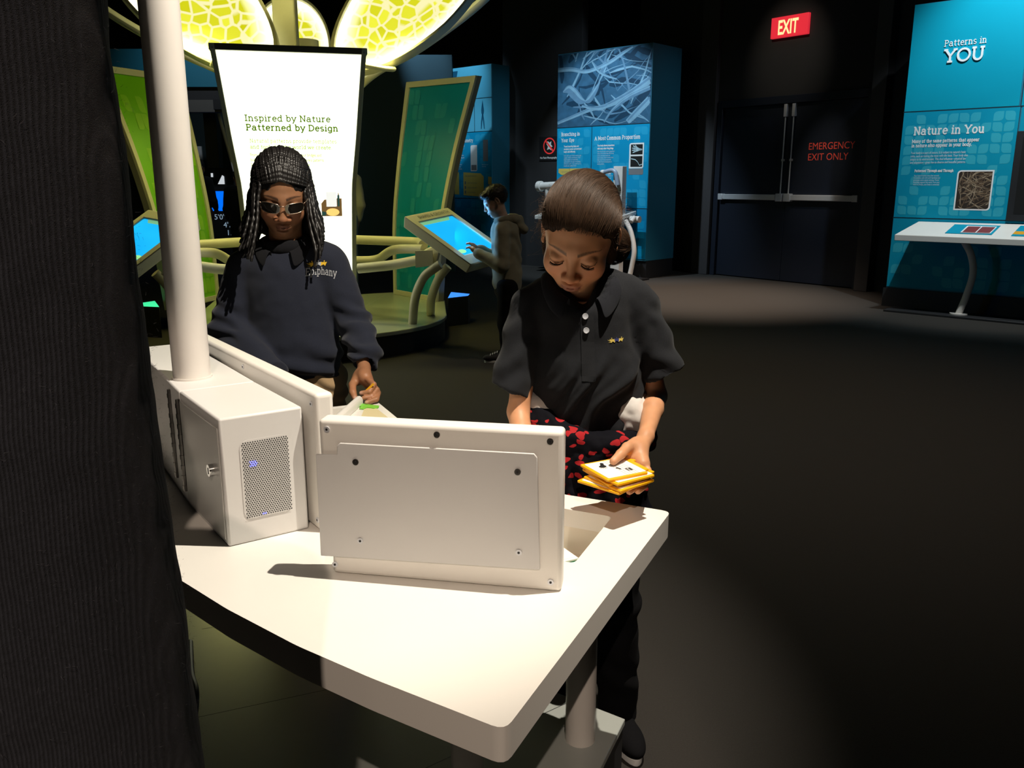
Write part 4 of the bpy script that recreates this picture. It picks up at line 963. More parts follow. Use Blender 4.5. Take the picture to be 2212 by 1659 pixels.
bm = bmesh.new(); tube(bm, [(-.634, 1.637, TZ + BH), (-.634, 1.637, 4.9)], .0355, 40); tube(bm, [(-.634, 1.637, TZ + BH), (-.634, 1.637, TZ + BH + .004)], .0385, 40)
top('white_pole', bm, M['white_tube'], 'tall white round pole rising from the white cabinet', 'pole')

# display units seen from behind
def screw(bm_, p, n, r=.0048):
    tube(bm_, [p, p + n * .0018], r, 14, 0); tube(bm_, [p + n * .0018, p + n * .0024], r * .42, 6, 1)
unit = thing('display_unit', 'white display back with screwed inset plate, nearest on the table', 'display', (-.11, 1.2, TZ))
PA = V((-.293, 1.235, TZ)); PD = V((.9837, -.18, 0)).normalized(); PN = V((PD.y, -PD.x, 0))
def pq(s, z, o=0.0): return PA + PD * s + UP * z - PN * 0 + PN * o
bm = bmesh.new(); prism(bm, [pq(s, z, 0) for s, z in [(.010, 0), (.373, 0), (.373, .252), (-.001, .252), (-.001, .19), (.010, .18)]], PN * -.034); obj('housing', bm, M['white'], unit, bevel=.007, seg=4)
bm = bmesh.new(); prism(bm, [pq(*q) for q in [(-.007, .030)] + [(.341, .036)] + [(.336, .212), (.331, .218)] + [(.034, .2175), (.029, .212), (.0285, .199), (-.006, .197)]], PN * .004); plate = obj('back_plate', bm, M['white_plate'], unit, bevel=.0012)
for s, z in ((.013, .237), (.185, .238), (.354, .237), (.015, .016), (.357, .016)):
    bm = bmesh.new(); screw(bm, pq(s, z, .0), PN); obj('screw', bm, [M['dark_steel'] if z > .1 and s > .1 else M['steel'], M['black']], unit)
for s, z in ((.058, .189), (.307, .189), (.060, .061), (.309, .062)):
    bm = bmesh.new(); screw(bm, pq(s, z, .004), PN); obj('screw', bm, [M['dark_steel'] if z > .1 else M['steel'], M['black']], plate)
bm = bmesh.new(); prism(bm, [pq(s, z, -.034) for s, z in ((.03, .03), (.34, .03), (.34, .22), (.03, .22))], PN * -.002); obj('screen', bm, mat('pale_lit_screen', (.1, .1, .1), .2, emit=(.55, .62, .6), estr=.55), unit)

unit2 = thing('display_unit', 'white display slab behind the cabinet, before the girl in the sweatshirt', 'display', bx(.35, .17, 0))
def dq(w, u, z): return bx(w, u, z)
bm = bmesh.new(); obox(bm, dq(-.035, .152, 0), Wv * .86, U_ * .034, UP * .252); obj('housing', bm, M['white'], unit2, bevel=.008, seg=4)
for w, z in ((-.018, .232), (.33, .236), (-.018, .02), (.7, .236)):
    bm = bmesh.new(); screw(bm, dq(w, .152, z), -U_); obj('screw', bm, [M['steel'], M['black']], unit2)
bm = bmesh.new(); obox(bm, dq(.03, .186, .03), Wv * .72, U_ * .002, UP * .19); obj('screen', bm, mat('second_lit_screen', (.1, .1, .1), .2, emit=(.55, .62, .6), estr=.5), unit2)

# game cards
def card(name_label, c, rot, tilt, w, h, face, body, marks=None, group='music cards', notch=True):
    t = thing('music_card', name_label, 'card', c, rot, group)
    Mx = Matrix.Translation(V(c)) @ Matrix.Rotation(rot, 4, 'Z') @ Euler(tilt).to_matrix().to_4x4()
    bm = bmesh.new(); th = .0042
    o = rnd([(-w / 2, -h / 2), (w / 2, -h / 2), (w / 2, h / 2 - .012), (w / 2 - .014, h / 2 - .012), (w / 2 - .014, h / 2), (-w / 2 + .03, h / 2), (-w / 2 + .03, h / 2 + .011), (-w / 2 + .006, h / 2 + .011), (-w / 2 + .006, h / 2), (-w / 2, h / 2)], .003, 3)
    prism(bm, [Mx @ V((x, y, 0)) for x, y in o], Mx.to_3x3() @ V((0, 0, th))); obj('backing', bm, body, t, bevel=.0008)
    bm = bmesh.new(); i = .006; prism(bm, [Mx @ V((x, y, th)) for x, y in rnd([(-w / 2 + i, -h / 2 + i), (w / 2 - i, -h / 2 + i), (w / 2 - i, h / 2 - i * 2), (-w / 2 + i, h / 2 - i * 2)], .002, 2)], Mx.to_3x3() @ V((0, 0, .0006)))
    f = obj('card_face', bm, face, t)
    if marks:
        bm = bmesh.new(); marks(bm, Mx @ Matrix.Translation((0, 0, th + .0009)), w, h); obj('printed_mark', bm, [M['black_ink'], M['grey_ink']], f, fixn=False)
    return t
def music(bm, m, w, h):
    def r(x0, y0, x1, y1, mi=0): flat(bm, [m @ V(q) for q in ((x0, y0, 0), (x1, y0, 0), (x1, y1, 0), (x0, y1, 0))], mi)
    for k in range(5): y = -.004 + k * .0062; r(-w / 2 + .006, y, w / 2 - .006, y + .0005, 1)
    for x, y in ((-.019, .002), (.004, -.0006), (.010, .001)):
        flat(bm, [m @ V((x + .0034 * math.cos(a), y + .0024 * math.sin(a), .0001)) for a in [i * math.pi / 5 for i in range(10)]])
    r(.013, .016, .026, .020); r(.013, .010, .026, .0125); r(.013, .010, .0145, .02); r(.0245, .010, .026, .02)
    foot = [(-.033, -.0115), (-.029, -.0095), (-.0245, -.0120), (-.0195, -.0130), (-.0145, -.0125), (-.0105, -.0150), (-.0090, -.0195), (-.0105, -.0245), (-.0150, -.0270), (-.0190, -.0255), (-.0215, -.0215), (-.0255, -.0185), (-.0305, -.0165), (-.0335, -.0140)]
    foot = [(p.x, p.y) for p in catmull([V((a, b, 0)) for a, b in foot + foot[:1]], 3)[:-1]]; flat(bm, [m @ V((x, y, .0001)) for x, y in foot])
    for x, y in ((-.0085, -.0275), (-.0062, -.0245), (-.0052, -.0205), (-.0060, -.0165)): flat(bm, [m @ V((x + .0011 * math.cos(a), y + .0011 * math.sin(a), .0001)) for a in [i * math.pi / 3 for i in range(6)]])
# ------------------------------------------------------------------ figure tools: smooth solids turned into one surface
class Solid:
    def __init__(s): s.p = []
    def _t(s, M_, c, rad):
        c = V(c)
        if M_ is None: return np.array(c), rad, None, 1.0
        sc = M_.to_scale().x; w = M_ @ c
        return np.array(w), rad * sc, np.array(M_.inverted()), sc
    def ell(s, c, r, k=.01, op='u', M=None, rot=None):
        M_ = M
        if rot is not None:
            L = Matrix.Translation(V(c)) @ Euler([math.radians(a) for a in rot]).to_matrix().to_4x4(); M_ = L if M is None else M @ L; c = (0, 0, 0)
        w, rad, inv, sc = s._t(M_, c, max(r)); c = np.array(c, float); r = np.array(r, float)
        def f(X, Y, Z):
            if inv is not None: X, Y, Z = (inv[i][0] * X + inv[i][1] * Y + inv[i][2] * Z + inv[i][3] for i in range(3))
            x, y, z = (X - c[0]) / r[0], (Y - c[1]) / r[1], (Z - c[2]) / r[2]
            k0 = np.sqrt(x * x + y * y + z * z); k1 = np.sqrt((x / r[0]) ** 2 + (y / r[1]) ** 2 + (z / r[2]) ** 2) + 1e-9
            return k0 * (k0 - 1) / k1 * sc
        s.p.append((f, w - rad, w + rad, k, op)); return s
    def cone(s, a, b, ra, rb, k=.01, op='u', M=None, n=None, f=1.0, cut=None):
        a, b = V(a), V(b); sc = 1.0
        if M is not None: a, b = M @ a, M @ b; sc = M.to_scale().x; ra, rb = ra * sc, rb * sc
        if n is not None:
            n = V(n).normalized(); n = (M.to_3x3() @ n).normalized() if M is not None else n; n = np.array(n)
        R = max(ra, rb) / min(1, f); A, B = np.array(a), np.array(b); d = B - A; dd = float(d @ d) + 1e-12
        cp = None
        if cut is not None: cp = (np.array(V(cut[0])), np.array(V(cut[1]).normalized()))
        def fn(X, Y, Z):
            x, y, z = X - A[0], Y - A[1], Z - A[2]
            t = np.clip((x * d[0] + y * d[1] + z * d[2]) / dd, 0, 1)
            x, y, z = x - t * d[0], y - t * d[1], z - t * d[2]
            if n is not None:
                q = (x * n[0] + y * n[1] + z * n[2]) * (f - 1); x, y, z = x + q * n[0], y + q * n[1], z + q * n[2]
            v = np.sqrt(x * x + y * y + z * z) - (ra + (rb - ra) * t)
            if cp is not None: v = np.maximum(v, (X - cp[0][0]) * cp[1][0] + (Y - cp[0][1]) * cp[1][1] + (Z - cp[0][2]) * cp[1][2])
            return v
        s.p.append((fn, np.minimum(A, B) - R, np.maximum(A, B) + R, k, op)); return s
    def chain(s, pts, rs, k=.006, M=None, **kw):
        for i in range(len(pts) - 1): s.cone(pts[i], pts[i + 1], rs[i], rs[i + 1], k if i == 0 else kw.get('kk', .004), M=M)
        return s
    def half(s, point, normal):
        P_, n = np.array(V(point)), np.array(V(normal).normalized())
        s.p.append((lambda X, Y, Z: (X - P_[0]) * n[0] + (Y - P_[1]) * n[1] + (Z - P_[2]) * n[2], None, None, 0, 'c')); return s
    def build(s, h, lo=None, hi=None):
        us = [p for p in s.p if p[4] == 'u']
        if lo is None: lo = np.min([p[1] for p in us], 0) - 3 * h
        if hi is None: hi = np.max([p[2] for p in us], 0) + 3 * h
        lo, hi = np.array(lo, float), np.array(hi, float); n = np.ceil((hi - lo) / h).astype(int) + 1
        ax = [(lo[i] + h * np.arange(n[i])).astype(np.float32) for i in range(3)]
        D_ = np.full(n, .05, np.float32)
        for f, a, b, k, op in s.p:
            if a is None: i0, i1 = np.zeros(3, int), n
            else:
                m = max(3 * h, k * 1.1); i0 = np.clip(np.floor((a - m - lo) / h).astype(int), 0, n); i1 = np.clip(np.ceil((b + m - lo) / h).astype(int) + 1, 0, n)
            if np.any(i1 <= i0): continue
            sl = tuple(slice(i0[i], i1[i]) for i in range(3))
            v = f(ax[0][sl[0]][:, None, None], ax[1][sl[1]][None, :, None], ax[2][sl[2]][None, None, :]).astype(np.float32); cur = D_[sl]
            if op == 'u': t = np.clip(.5 + .5 * (cur - v) / max(k, 1e-6), 0, 1); D_[sl] = cur + (v - cur) * t - k * t * (1 - t)
            elif op == 's': t = np.clip(.5 - .5 * (cur + v) / max(k, 1e-6), 0, 1); D_[sl] = cur + (-v - cur) * t + k * t * (1 - t)
            elif op == 'c': D_[sl] = np.maximum(cur, np.broadcast_to(v, cur.shape))
        gr = vdb.FloatGrid(.05); gr.copyFromArray(D_)
        pts, quads = gr.convertToQuads(isovalue=0.0)[:2]
        return np.array(pts, float) * h + lo, np.array(quads, int)

def normals(v, q):
    n = np.zeros_like(v); fn = np.cross(v[q[:, 2]] - v[q[:, 0]], v[q[:, 3]] - v[q[:, 1]])
    for i in range(4): np.add.at(n, q[:, i], fn)
    return n / (np.linalg.norm(n, axis=1, keepdims=True) + 1e-12)
def relax(v, q, it=2, lam=.5):
    for _ in range(it):
        acc = np.zeros_like(v); cnt = np.zeros(len(v))
        for i in range(4):
            np.add.at(acc, q[:, i], v[q[:, (i + 1) % 4]]); np.add.at(cnt, q[:, i], 1); np.add.at(acc, q[:, (i + 1) % 4], v[q[:, i]]); np.add.at(cnt, q[:, (i + 1) % 4], 1)
        v = v + lam * (acc / np.maximum(cnt, 1)[:, None] - v)
    return v
def vnoise(v, scale, seed=0):
    return np.array([mnoise.noise(V((p[0] * scale + seed, p[1] * scale - seed, p[2] * scale + 2 * seed))) for p in v])
def surf(name, v, q, mats, parent, colors=None, label=None):
    me = bpy.data.meshes.new(name); me.from_pydata(v.tolist(), [], q.tolist())
    me.polygons.foreach_set('use_smooth', [True] * len(me.polygons))
    if colors is not None:
        a = me.color_attributes.new('Col', 'FLOAT_COLOR', 'POINT'); a.data.foreach_set('color', np.c_[colors, np.ones(len(colors))].astype(np.float32).ravel())
    return link_mesh(name, me, mats, parent, label=label)
def merge(parts):
    vs, qs, o = [], [], 0
    for v, q in parts: vs.append(v); qs.append(q + o); o += len(v)
    return np.concatenate(vs), np.concatenate(qs)
def bvh(o):
    W_ = MW[o.name]; vs = [W_ @ v.co for v in o.data.vertices]; return BVHTree.FromPolygons(vs, [tuple(p.vertices) for p in o.data.polygons])
def drape(bm, tree, direction=(0, 1, 0), off=.0008, back=.3):
    d = V(direction).normalized()
    for v in bm.verts:
        hit = tree.ray_cast(v.co - d * back, d)
        if hit[0] is not None: v.co = hit[0] - d * off
def subdiv(bm, n=2): bmesh.ops.subdivide_edges(bm, edges=bm.edges, cuts=n, use_grid_fill=True)

def attr_mat(name, rough, sss=0.0, sheen=0.0, bumpscale=0, bump=0.0, spec=.4):
    m = mat(name, (.5, .5, .5), rough, sss=sss, sheen=sheen, bump=bump, bscale=bumpscale or 100, spec=spec); nt = m.node_tree
    a = nt.nodes.new('ShaderNodeVertexColor'); a.layer_name = 'Col'; nt.links.new(a.outputs['Color'], nt.nodes['Principled BSDF'].inputs['Base Color']); return m
SKIN = attr_mat('skin', .48, sss=.12, bump=.08, bumpscale=900)

def cloth(name, color, weave=1500.0, fuzz=.35, rough=.95, bump=.25, lint=.25, ribs=0):
    m = mat(name, color, rough, noise=lint, nscale=420, sheen=fuzz, spec=.15); nt = m.node_tree; b = nt.nodes['Principled BSDF']
    tc = nt.nodes.new('ShaderNodeTexCoord'); n1 = nt.nodes.new('ShaderNodeTexNoise'); n1.inputs['Scale'].default_value = weave; n1.inputs['Detail'].default_value = 3
    nt.links.new(tc.outputs['Object'], n1.inputs['Vector']); bp = nt.nodes.new('ShaderNodeBump'); bp.inputs['Strength'].default_value = bump; bp.inputs['Distance'].default_value = .001
    h = n1.outputs['Fac']
    if ribs:
        wv = nt.nodes.new('ShaderNodeTexWave'); wv.bands_direction = 'X'; wv.inputs['Scale'].default_value = ribs; wv.inputs['Distortion'].default_value = .5; wv.inputs['Detail'].default_value = 2; wv.inputs['Detail Scale'].default_value = 3
        nt.links.new(tc.outputs['Object'], wv.inputs['Vector']); ad = nt.nodes.new('ShaderNodeMath'); nt.links.new(wv.outputs['Fac'], ad.inputs[0]); nt.links.new(h, ad.inputs[1]); h = ad.outputs[0]
        mx = nt.nodes.new('ShaderNodeMix'); mx.data_type = 'RGBA'; mx.blend_type = 'MULTIPLY'; mx.inputs[0].default_value = .35
        src = b.inputs['Base Color'].links[0].from_socket; nt.links.new(src, mx.inputs[6]); nt.links.new(wv.outputs['Color'], mx.inputs[7]); nt.links.new(mx.outputs[2], b.inputs['Base Color'])
    nt.links.new(h, bp.inputs['Height']); nt.links.new(bp.outputs['Normal'], b.inputs['Normal']); return m

def hairmat(name, color, rough=.38):
    m = mat(name, color, rough, spec=.5); nt = m.node_tree; b = nt.nodes['Principled BSDF']
    hi = nt.nodes.new('ShaderNodeHairInfo'); mx = nt.nodes.new('ShaderNodeMix'); mx.data_type = 'RGBA'
    mx.inputs[6].default_value = tuple(c * .55 for c in color) + (1,); mx.inputs[7].default_value = tuple(min(1, c * 1.7) for c in color) + (1,)
    nt.links.new(hi.outputs['Random'], mx.inputs[0]); nt.links.new(mx.outputs[2], b.inputs['Base Color']); return m
def strands(name, lines, radius, m, parent, taper=.35):
    n = len(lines[0]); hc = bpy.data.hair_curves.new(name); hc.add_curves([n] * len(lines)); W_ = MW[parent.name].inverted()
    P_ = np.array(lines, float).reshape(-1, 3); Wn = np.array(W_); P_ = P_ @ Wn[:3, :3].T + Wn[:3, 3]
    hc.attributes['position'].data.foreach_set('vector', P_.astype(np.float32).ravel())
    ra = hc.attributes.get('radius') or hc.attributes.new('radius', 'FLOAT', 'POINT')
    ra.data.foreach_set('value', np.tile(radius * np.linspace(1, taper, n), len(lines)).astype(np.float32))
    hc.materials.append(m); o = bpy.data.objects.new(name, hc); COL.objects.link(o); o.parent = parent; MW[o.name] = MW[parent.name]; return o

def head(S, M, lids=True, jaw=1.0, ears=True, nw=1.0, lipf=1.0):
    """a head in its own frame: face towards -y, crown +z, origin between the ears"""
    e = lambda *a, **k: S.ell(*a, M=M, **k); c = lambda *a, **k: S.cone(*a, M=M, **k)
    e((0, .012, .025), (.070, .088, .078)); e((0, -.026, -.030), (.060 * jaw, .056, .070), k=.03)
    e((0, -.052, -.097), (.025 * jaw, .024, .020), k=.034); e((0, -.010, -.075), (.048 * jaw, .045, .030), k=.03)
    for s in (-1, 1):
        e((s * .036, -.056, -.036), (.024, .020, .026), k=.022); c((s * .010, -.0725, .0150), (s * .040, -.0560, .0135), .0070, .0050, k=.020)
    e((0, -.066, -.064), (.029, .020, .024), k=.018)
    for s in (-1, 1): e((s * .0315, -.0925, -.0035), (.0185, .0125, .0125), k=.012, op='s')
    c((0, -.078, .006), (0, -.0945, -.034), .0058 * nw, .0080 * nw, k=.012); e((0, -.0965, -.0385), (.0098 * nw, .0095, .0085), k=.008)
    for s in (-1, 1):
        e((s * .0122 * nw, -.0885, -.0415), (.0078 * nw, .0092, .0072), k=.006); e((s * .0062 * nw, -.0965, -.0478), (.0034, .0048, .0030), k=.002, op='s')
        e((s * .0308, -.0700, -.0048), (.0152, .0132, .0116), k=.006)
        if lids:
            c((s * .0185, -.0815, -.0088), (s * .0315, -.0855, -.0122), .0012, .0016, k=.002); c((s * .0315, -.0855, -.0122), (s * .0450, -.0775, -.0085), .0016, .0011, k=.002)
            c((s * .0180, -.0815, .0035), (s * .0320, -.0838, .0060), .0016, .0016, k=.003, op='s'); c((s * .0320, -.0838, .0060), (s * .0430, -.0785, .0025), .0016, .0008, k=.003, op='s')
    e((0, -.0842, -.0620), (.0185, .0080 * lipf, .0052 * lipf), k=.006); e((-.006, -.0868, -.0612), (.008, .006, .0040), k=.005); e((.006, -.0868, -.0612), (.008, .006, .0040), k=.005)
    e((0, -.0838, -.0716), (.0160, .0085 * lipf, .0060 * lipf), k=.005)
    for s in (-1, 1): c((0, -.0925, -.0664), (s * .0205, -.0812, -.0668), .0014, .0008, k=.003, op='s')
    c((0, -.0905, -.0490), (0, -.0890, -.0570), .0022, .0018, k=.004, op='s'); e((0, -.0760, -.0822), (.014, .006, .004), k=.008, op='s')
    if ears:
        for s in (-1, 1):
            e((s * .0730, .010, -.006), (.0070, .0165, .0290), k=.006, rot=(12, 0, s * -22)); e((s * .0785, .006, -.002), (.0050, .0095, .0180), k=.003, op='s', rot=(12, 0, s * -22)); e((s * .0735, .002, -.028), (.005, .007, .009), k=.004)
    return S
def face_colors(v, M, skin, lip, brow, n1=.10, browz=.0185, lash=True):
    inv = np.array(M.inverted()); p = v @ inv[:3, :3].T + inv[:3, 3]; x, y, z = p[:, 0], p[:, 1], p[:, 2]; ax = np.abs(x)
    nz = vnoise(v, 60, 3)
    C = np.array(skin)[None, :] * (1 + n1 * nz)[:, None]
    front = y < -.05
    cheek = np.exp(-((ax - .036) ** 2 + (z + .035) ** 2) / (2 * .014 ** 2)) * front + .8 * np.exp(-(x ** 2 + (z + .04) ** 2) / (2 * .010 ** 2)) * front
    C *= 1 + cheek[:, None] * np.array([.10, -.06, -.08])
    def blend(C, m, col): return C * (1 - m[:, None]) + np.array(col)[None, :] * m[:, None]
    lipm = np.clip(1.6 - np.abs((z + .0668) / (.0088 * np.sqrt(np.clip(1 - (x / .0215) ** 2, .001, 1)))) * 1.15, 0, 1) * (ax < .0205) * (y < -.074)
    C = blend(C, lipm * .8, lip)
    bz = browz + .0045 * np.sin(np.clip((ax - .010) / .040, 0, 1) * 2.6) - .10 * np.clip(ax - .043, 0, 1); bw = .0042 * np.clip(1.15 - (ax - .012) / .042, .25, 1)
    bm_ = np.clip(1.5 - np.abs(z - bz) / bw, 0, 1) * (ax > .0105) * (ax < .053) * front * np.clip(.9 + .3 * vnoise(v, 420, 9), 0, 1)
    C = blend(C, bm_ * .9, brow)
    if lash:
        lz = -.0122 + .010 * ((ax - .0315) / .0145) ** 2 * .4; lm = np.clip(1.6 - np.abs(z - lz) / .0013, 0, 1) * (ax > .0165) * (ax < .047) * front
        C = blend(C, lm * .95, tuple(c * .35 for c in brow))
    return np.clip(C, 0, 1)
def finger(S, pts, r0, r1, k=.005):
    rs = np.linspace(r0, r1, len(pts)); S.chain(pts, list(rs), k, kk=.002)
def ribbon_solid(name, grid, mats, parent, thick=.0025, label=None):
    bm = bmesh.new(); rows = [[bm.verts.new(p) for p in r] for r in grid]
    for i in range(len(rows) - 1):
        for k in range(len(rows[0]) - 1): bm.faces.new([rows[i][k], rows[i][k + 1], rows[i + 1][k + 1], rows[i + 1][k]])
    o = obj(name, bm, mats, parent, auto=80, label=label); md = o.modifiers.new('solid', 'SOLIDIFY'); md.thickness = thick; md.offset = 0
    s = o.modifiers.new('sub', 'SUBSURF'); s.levels = 2; s.render_levels = 2; return o
def shoe(parent, M, colr, sole, name='shoe'):
    S = Solid(); S.ell((0, -.045, .036), (.034, .075, .030), M=M); S.ell((0, .040, .042), (.031, .048, .040), M=M, k=.03); S.cone((0, .035, .06), (0, .05, .10), .032, .033, M=M, k=.02); S.half(M @ V((0, 0, .016)), M.to_3x3() @ V((0, 0, -1))); 
    v, q = S.build(.0035); o = surf(name, v, q, colr, parent)
    bm = bmesh.new(); pts = [(.038 * math.sin(a) * (1.0 if math.cos(a) < 0 else .88), .018 - .108 * -math.cos(a) * -1) for a in [i * math.pi / 14 for i in range(28)]]
    prism(bm, [M @ V((x, y - .02, 0)) for x, y in pts], M.to_3x3() @ V((0, 0, .020))); obj('sole', bm, sole, o, bevel=.003); return o
# ------------------------------------------------------------------ girl in the polo shirt, looking down at her cards
POLO = cloth('charcoal_polo_knit', (.015, .016, .019), fuzz=.06, lint=.35, bump=.4)
BLACKCLOTH = cloth('black_trouser_cloth', (.0045, .0045, .0055), fuzz=.0)
WHITECLOTH = cloth('white_cotton', (.62, .58, .55), fuzz=.1, lint=.06)
SK2, LIP2, BR2 = (.60, .290, .150), (.40, .155, .115), (.055, .030, .018)
HAIR2 = hairmat('brown_hair', (.058, .030, .015), .5); CAP2 = mat('dark_brown_under_hair', (.030, .016, .009), .85, spec=.1)
girl = thing('person', 'girl in a dark short-sleeved polo shirt looking down at yellow cards in her hand', 'person', (.17, 1.80, 0))
rx = lambda a: Matrix.Rotation(math.radians(a), 4, 'X')
ry = lambda a: Matrix.Rotation(math.radians(a), 4, 'Y')
rz = lambda a: Matrix.Rotation(math.radians(a), 4, 'Z')
HM = Matrix.Translation((.135, 1.715, 1.222)) @ ry(4) @ rz(-7) @ rx(36) @ rz(-5)
S = head(Solid(), HM, jaw=.95, lipf=1.1)
S.cone((.138, 1.745, 1.17), (.146, 1.768, 1.06), .040, .046, k=.02)
v1, q1 = S.build(.0016, lo=(.02, 1.58, 1.06), hi=(.25, 1.86, 1.36))
# body under the clothes, arms and hands
B = Solid(); B.cone((.138, 1.745, 1.17), (.146, 1.768, 1.06), .040, .046, k=.02)
B.cone((.148, 1.76, 1.05), (.155, 1.76, .84), .075, .078, n=(1, 0, 0), f=.78, k=.03); B.cone((.155, 1.765, .84), (.158, 1.78, .72), .08, .085, n=(1, 0, 0), f=.8, k=.03)
SL, EL, WL_ = V((.030, 1.745, 1.06)), V((.013, 1.690, .860)), V((.030, 1.575, .770))
SR, ER, WR = V((.262, 1.752, 1.075)), V((.306, 1.745, .880)), V((.262, 1.592, .836))
for a, b, c in ((SL, EL, WL_), (SR, ER, WR)):
    B.cone(a + (V((.012, .004, -.004)) if a.x < .1 else V((-.006, .004, -.004))), b, .026, .0225, k=.02); B.cone(b, b.lerp(c, .35), .0225, .0215, k=.008); B.cone(b.lerp(c, .35), c, .0215, .0150, k=.008)
for hx, kn, an in (((.105, 1.785, .72), (.085, 1.765, .40), (.085, 1.84, .07)), ((.212, 1.785, .72), (.226, 1.765, .40), (.262, 1.845, .07))):
    B.cone(hx, kn, .060, .042, k=.03); B.cone(kn, an, .042, .028, k=.02)
# hand on the cards: thumb on top, four fingers curled beneath
f = (V((.19, 1.475, .80)) - WR).normalized(); sd = V((.83, -.52, .0)).normalized()
B.cone(WR, V((.243, 1.553, .820)), .0150, .0175, k=.010); B.cone(V((.243, 1.553, .820)), V((.246, 1.520, .803)), .0165, .0150, k=.010); B.cone(V((.236, 1.553, .822)), V((.226, 1.540, .812)), .0150, .0130, k=.010)
B.chain([V((.240, 1.566, .830)), V((.218, 1.532, .832)), V((.203, 1.508, .8275)), V((.187, 1.487, .8205))], [.0130, .0105, .0090, .0076], k=.008)
for i, (rt, mid, tip) in enumerate((((.228, 1.535, .800), (.205, 1.500, .776), (.186, 1.472, .776)), ((.238, 1.526, .797), (.219, 1.489, .775), (.199, 1.458, .775)), ((.247, 1.516, .795), (.232, 1.480, .775), (.213, 1.450, .775)), ((.254, 1.506, .796), (.243, 1.474, .777), (.228, 1.448, .777)))):
    finger(B, [V(rt), V(rt).lerp(V(mid), .6) + V((0, 0, -.004)), V(mid), V(tip)], .0080, .0062)
# hidden hand resting on the table
B.cone(WL_, (.035, 1.535, .752), .0150, .0170, k=.01)
for i in range(4): finger(B, [V((.022 + .011 * i, 1.525, .750)), V((.020 + .013 * i, 1.495, .748)), V((.019 + .014 * i, 1.470, .734)), V((.019 + .014 * i, 1.455, .730))], .0075, .0060)
finger(B, [V((.046, 1.535, .750)), V((.062, 1.515, .742)), V((.066, 1.497, .732))], .0085, .0068)
v2, q2_ = B.build(.0026)
cut = 1.085; keep1 = v1[q1].mean(1)[:, 2] > cut; keep2 = (v2[q2_].mean(1)[:, 2] < cut + .002) | (np.abs(v2[q2_].mean(1)[:, 0] - .14) > .07)
v, q = merge([(v1, q1[keep1]), (v2, q2_[keep2])])
C = face_colors(v, HM, SK2, LIP2, BR2, browz=.0125)
tn = V((.1875, 1.4865, .8270)); nail = np.exp(-(((v - np.array(tn)) ** 2).sum(1)) / (2 * .0035 ** 2)); C = C * (1 - .5 * nail[:, None]) + np.array((.62, .36, .27)) * .5 * nail[:, None]
body = surf('body', v, q, SKIN, girl, C)

# polo shirt
S = Solid()
S.cone((.149, 1.757, 1.045), (.156, 1.748, .93), .088, .090, n=(1, 0, 0), f=.79, k=.02); S.cone((.156, 1.748, .93), (.160, 1.742, .835), .090, .082, n=(1, 0, 0), f=.80, k=.03)
S.cone((.060, 1.757, 1.075), (.240, 1.765, 1.092), .042, .042, k=.03); S.cone((.10, 1.757, 1.095), (.19, 1.76, 1.10), .048, .048, k=.03)
hl, hr = V((-.004, 1.700, .900)), V((.318, 1.728, .937))
S.cone((.040, 1.752, 1.065), hl + (hl - V((.04, 1.752, 1.065))) * .1, .045, .041, k=.010, n=(1, .2, .2), f=.97, cut=(hl, hl - V((.07, 1.74, 1.06)))); S.cone((.255, 1.758, 1.080), hr + (hr - V((.255, 1.758, 1.08))) * .1, .046, .040, k=.010, n=(1, .2, .2), f=.97, cut=(hr, V((.45, .1, -1))))
S.cone(hl + V((.005, .006, .018)), hl + V((-.003, -.004, -.03)), .036, .037, k=.003, op='s'); S.cone(hr + V((-.004, .002, .018)), hr + V((.004, -.001, -.03)), .034, .035, k=.003, op='s')
S.cone((.140, 1.742, 1.16), (.144, 1.748, 1.090), .047, .046, k=.010, op='s'); S.cone((.135, 1.71, 1.13), (.143, 1.68, 1.092), .024, .014, k=.010, op='s')
S.half((0, 0, .815), (0, 0, -1))
v, q = S.build(.0032); v = relax(v, q, 4); n = normals(v, q)
x, y, z = v.T
lowm = np.clip((1.02 - z) / .12, 0, 1) * np.clip((x - .05) / .08, 0, 1) * np.clip((.30 - x) / .03, 0, 1) * (y < 1.77)
ph = (x * .86 + z * -.52 + .03 * vnoise(v, 9, 1)) * 2 * math.pi / .052
fold = lowm * (.0060 * np.sin(ph) + .0025 * np.sin(2.1 * ph + 1))
sl = np.clip((.045 - x) / .03, 0, 1) + np.clip((x - .275) / .02, 0, 1)
fold += sl * .0030 * np.sin((z * .9 + np.abs(x - .15) * .5 + .02 * vnoise(v, 14, 4)) * 2 * math.pi / .055) + .0030 * vnoise(v, 16, 2) + .0016 * vnoise(v, 38, 5)
v = v + n * fold[:, None]
polo = surf('polo_shirt', v, q, POLO, girl); tree = bvh(polo)
def nearest_out(p, off): 
    h = tree.find_nearest(V(p)); return h[0] + h[1] * off if h[0] is not None else V(p)
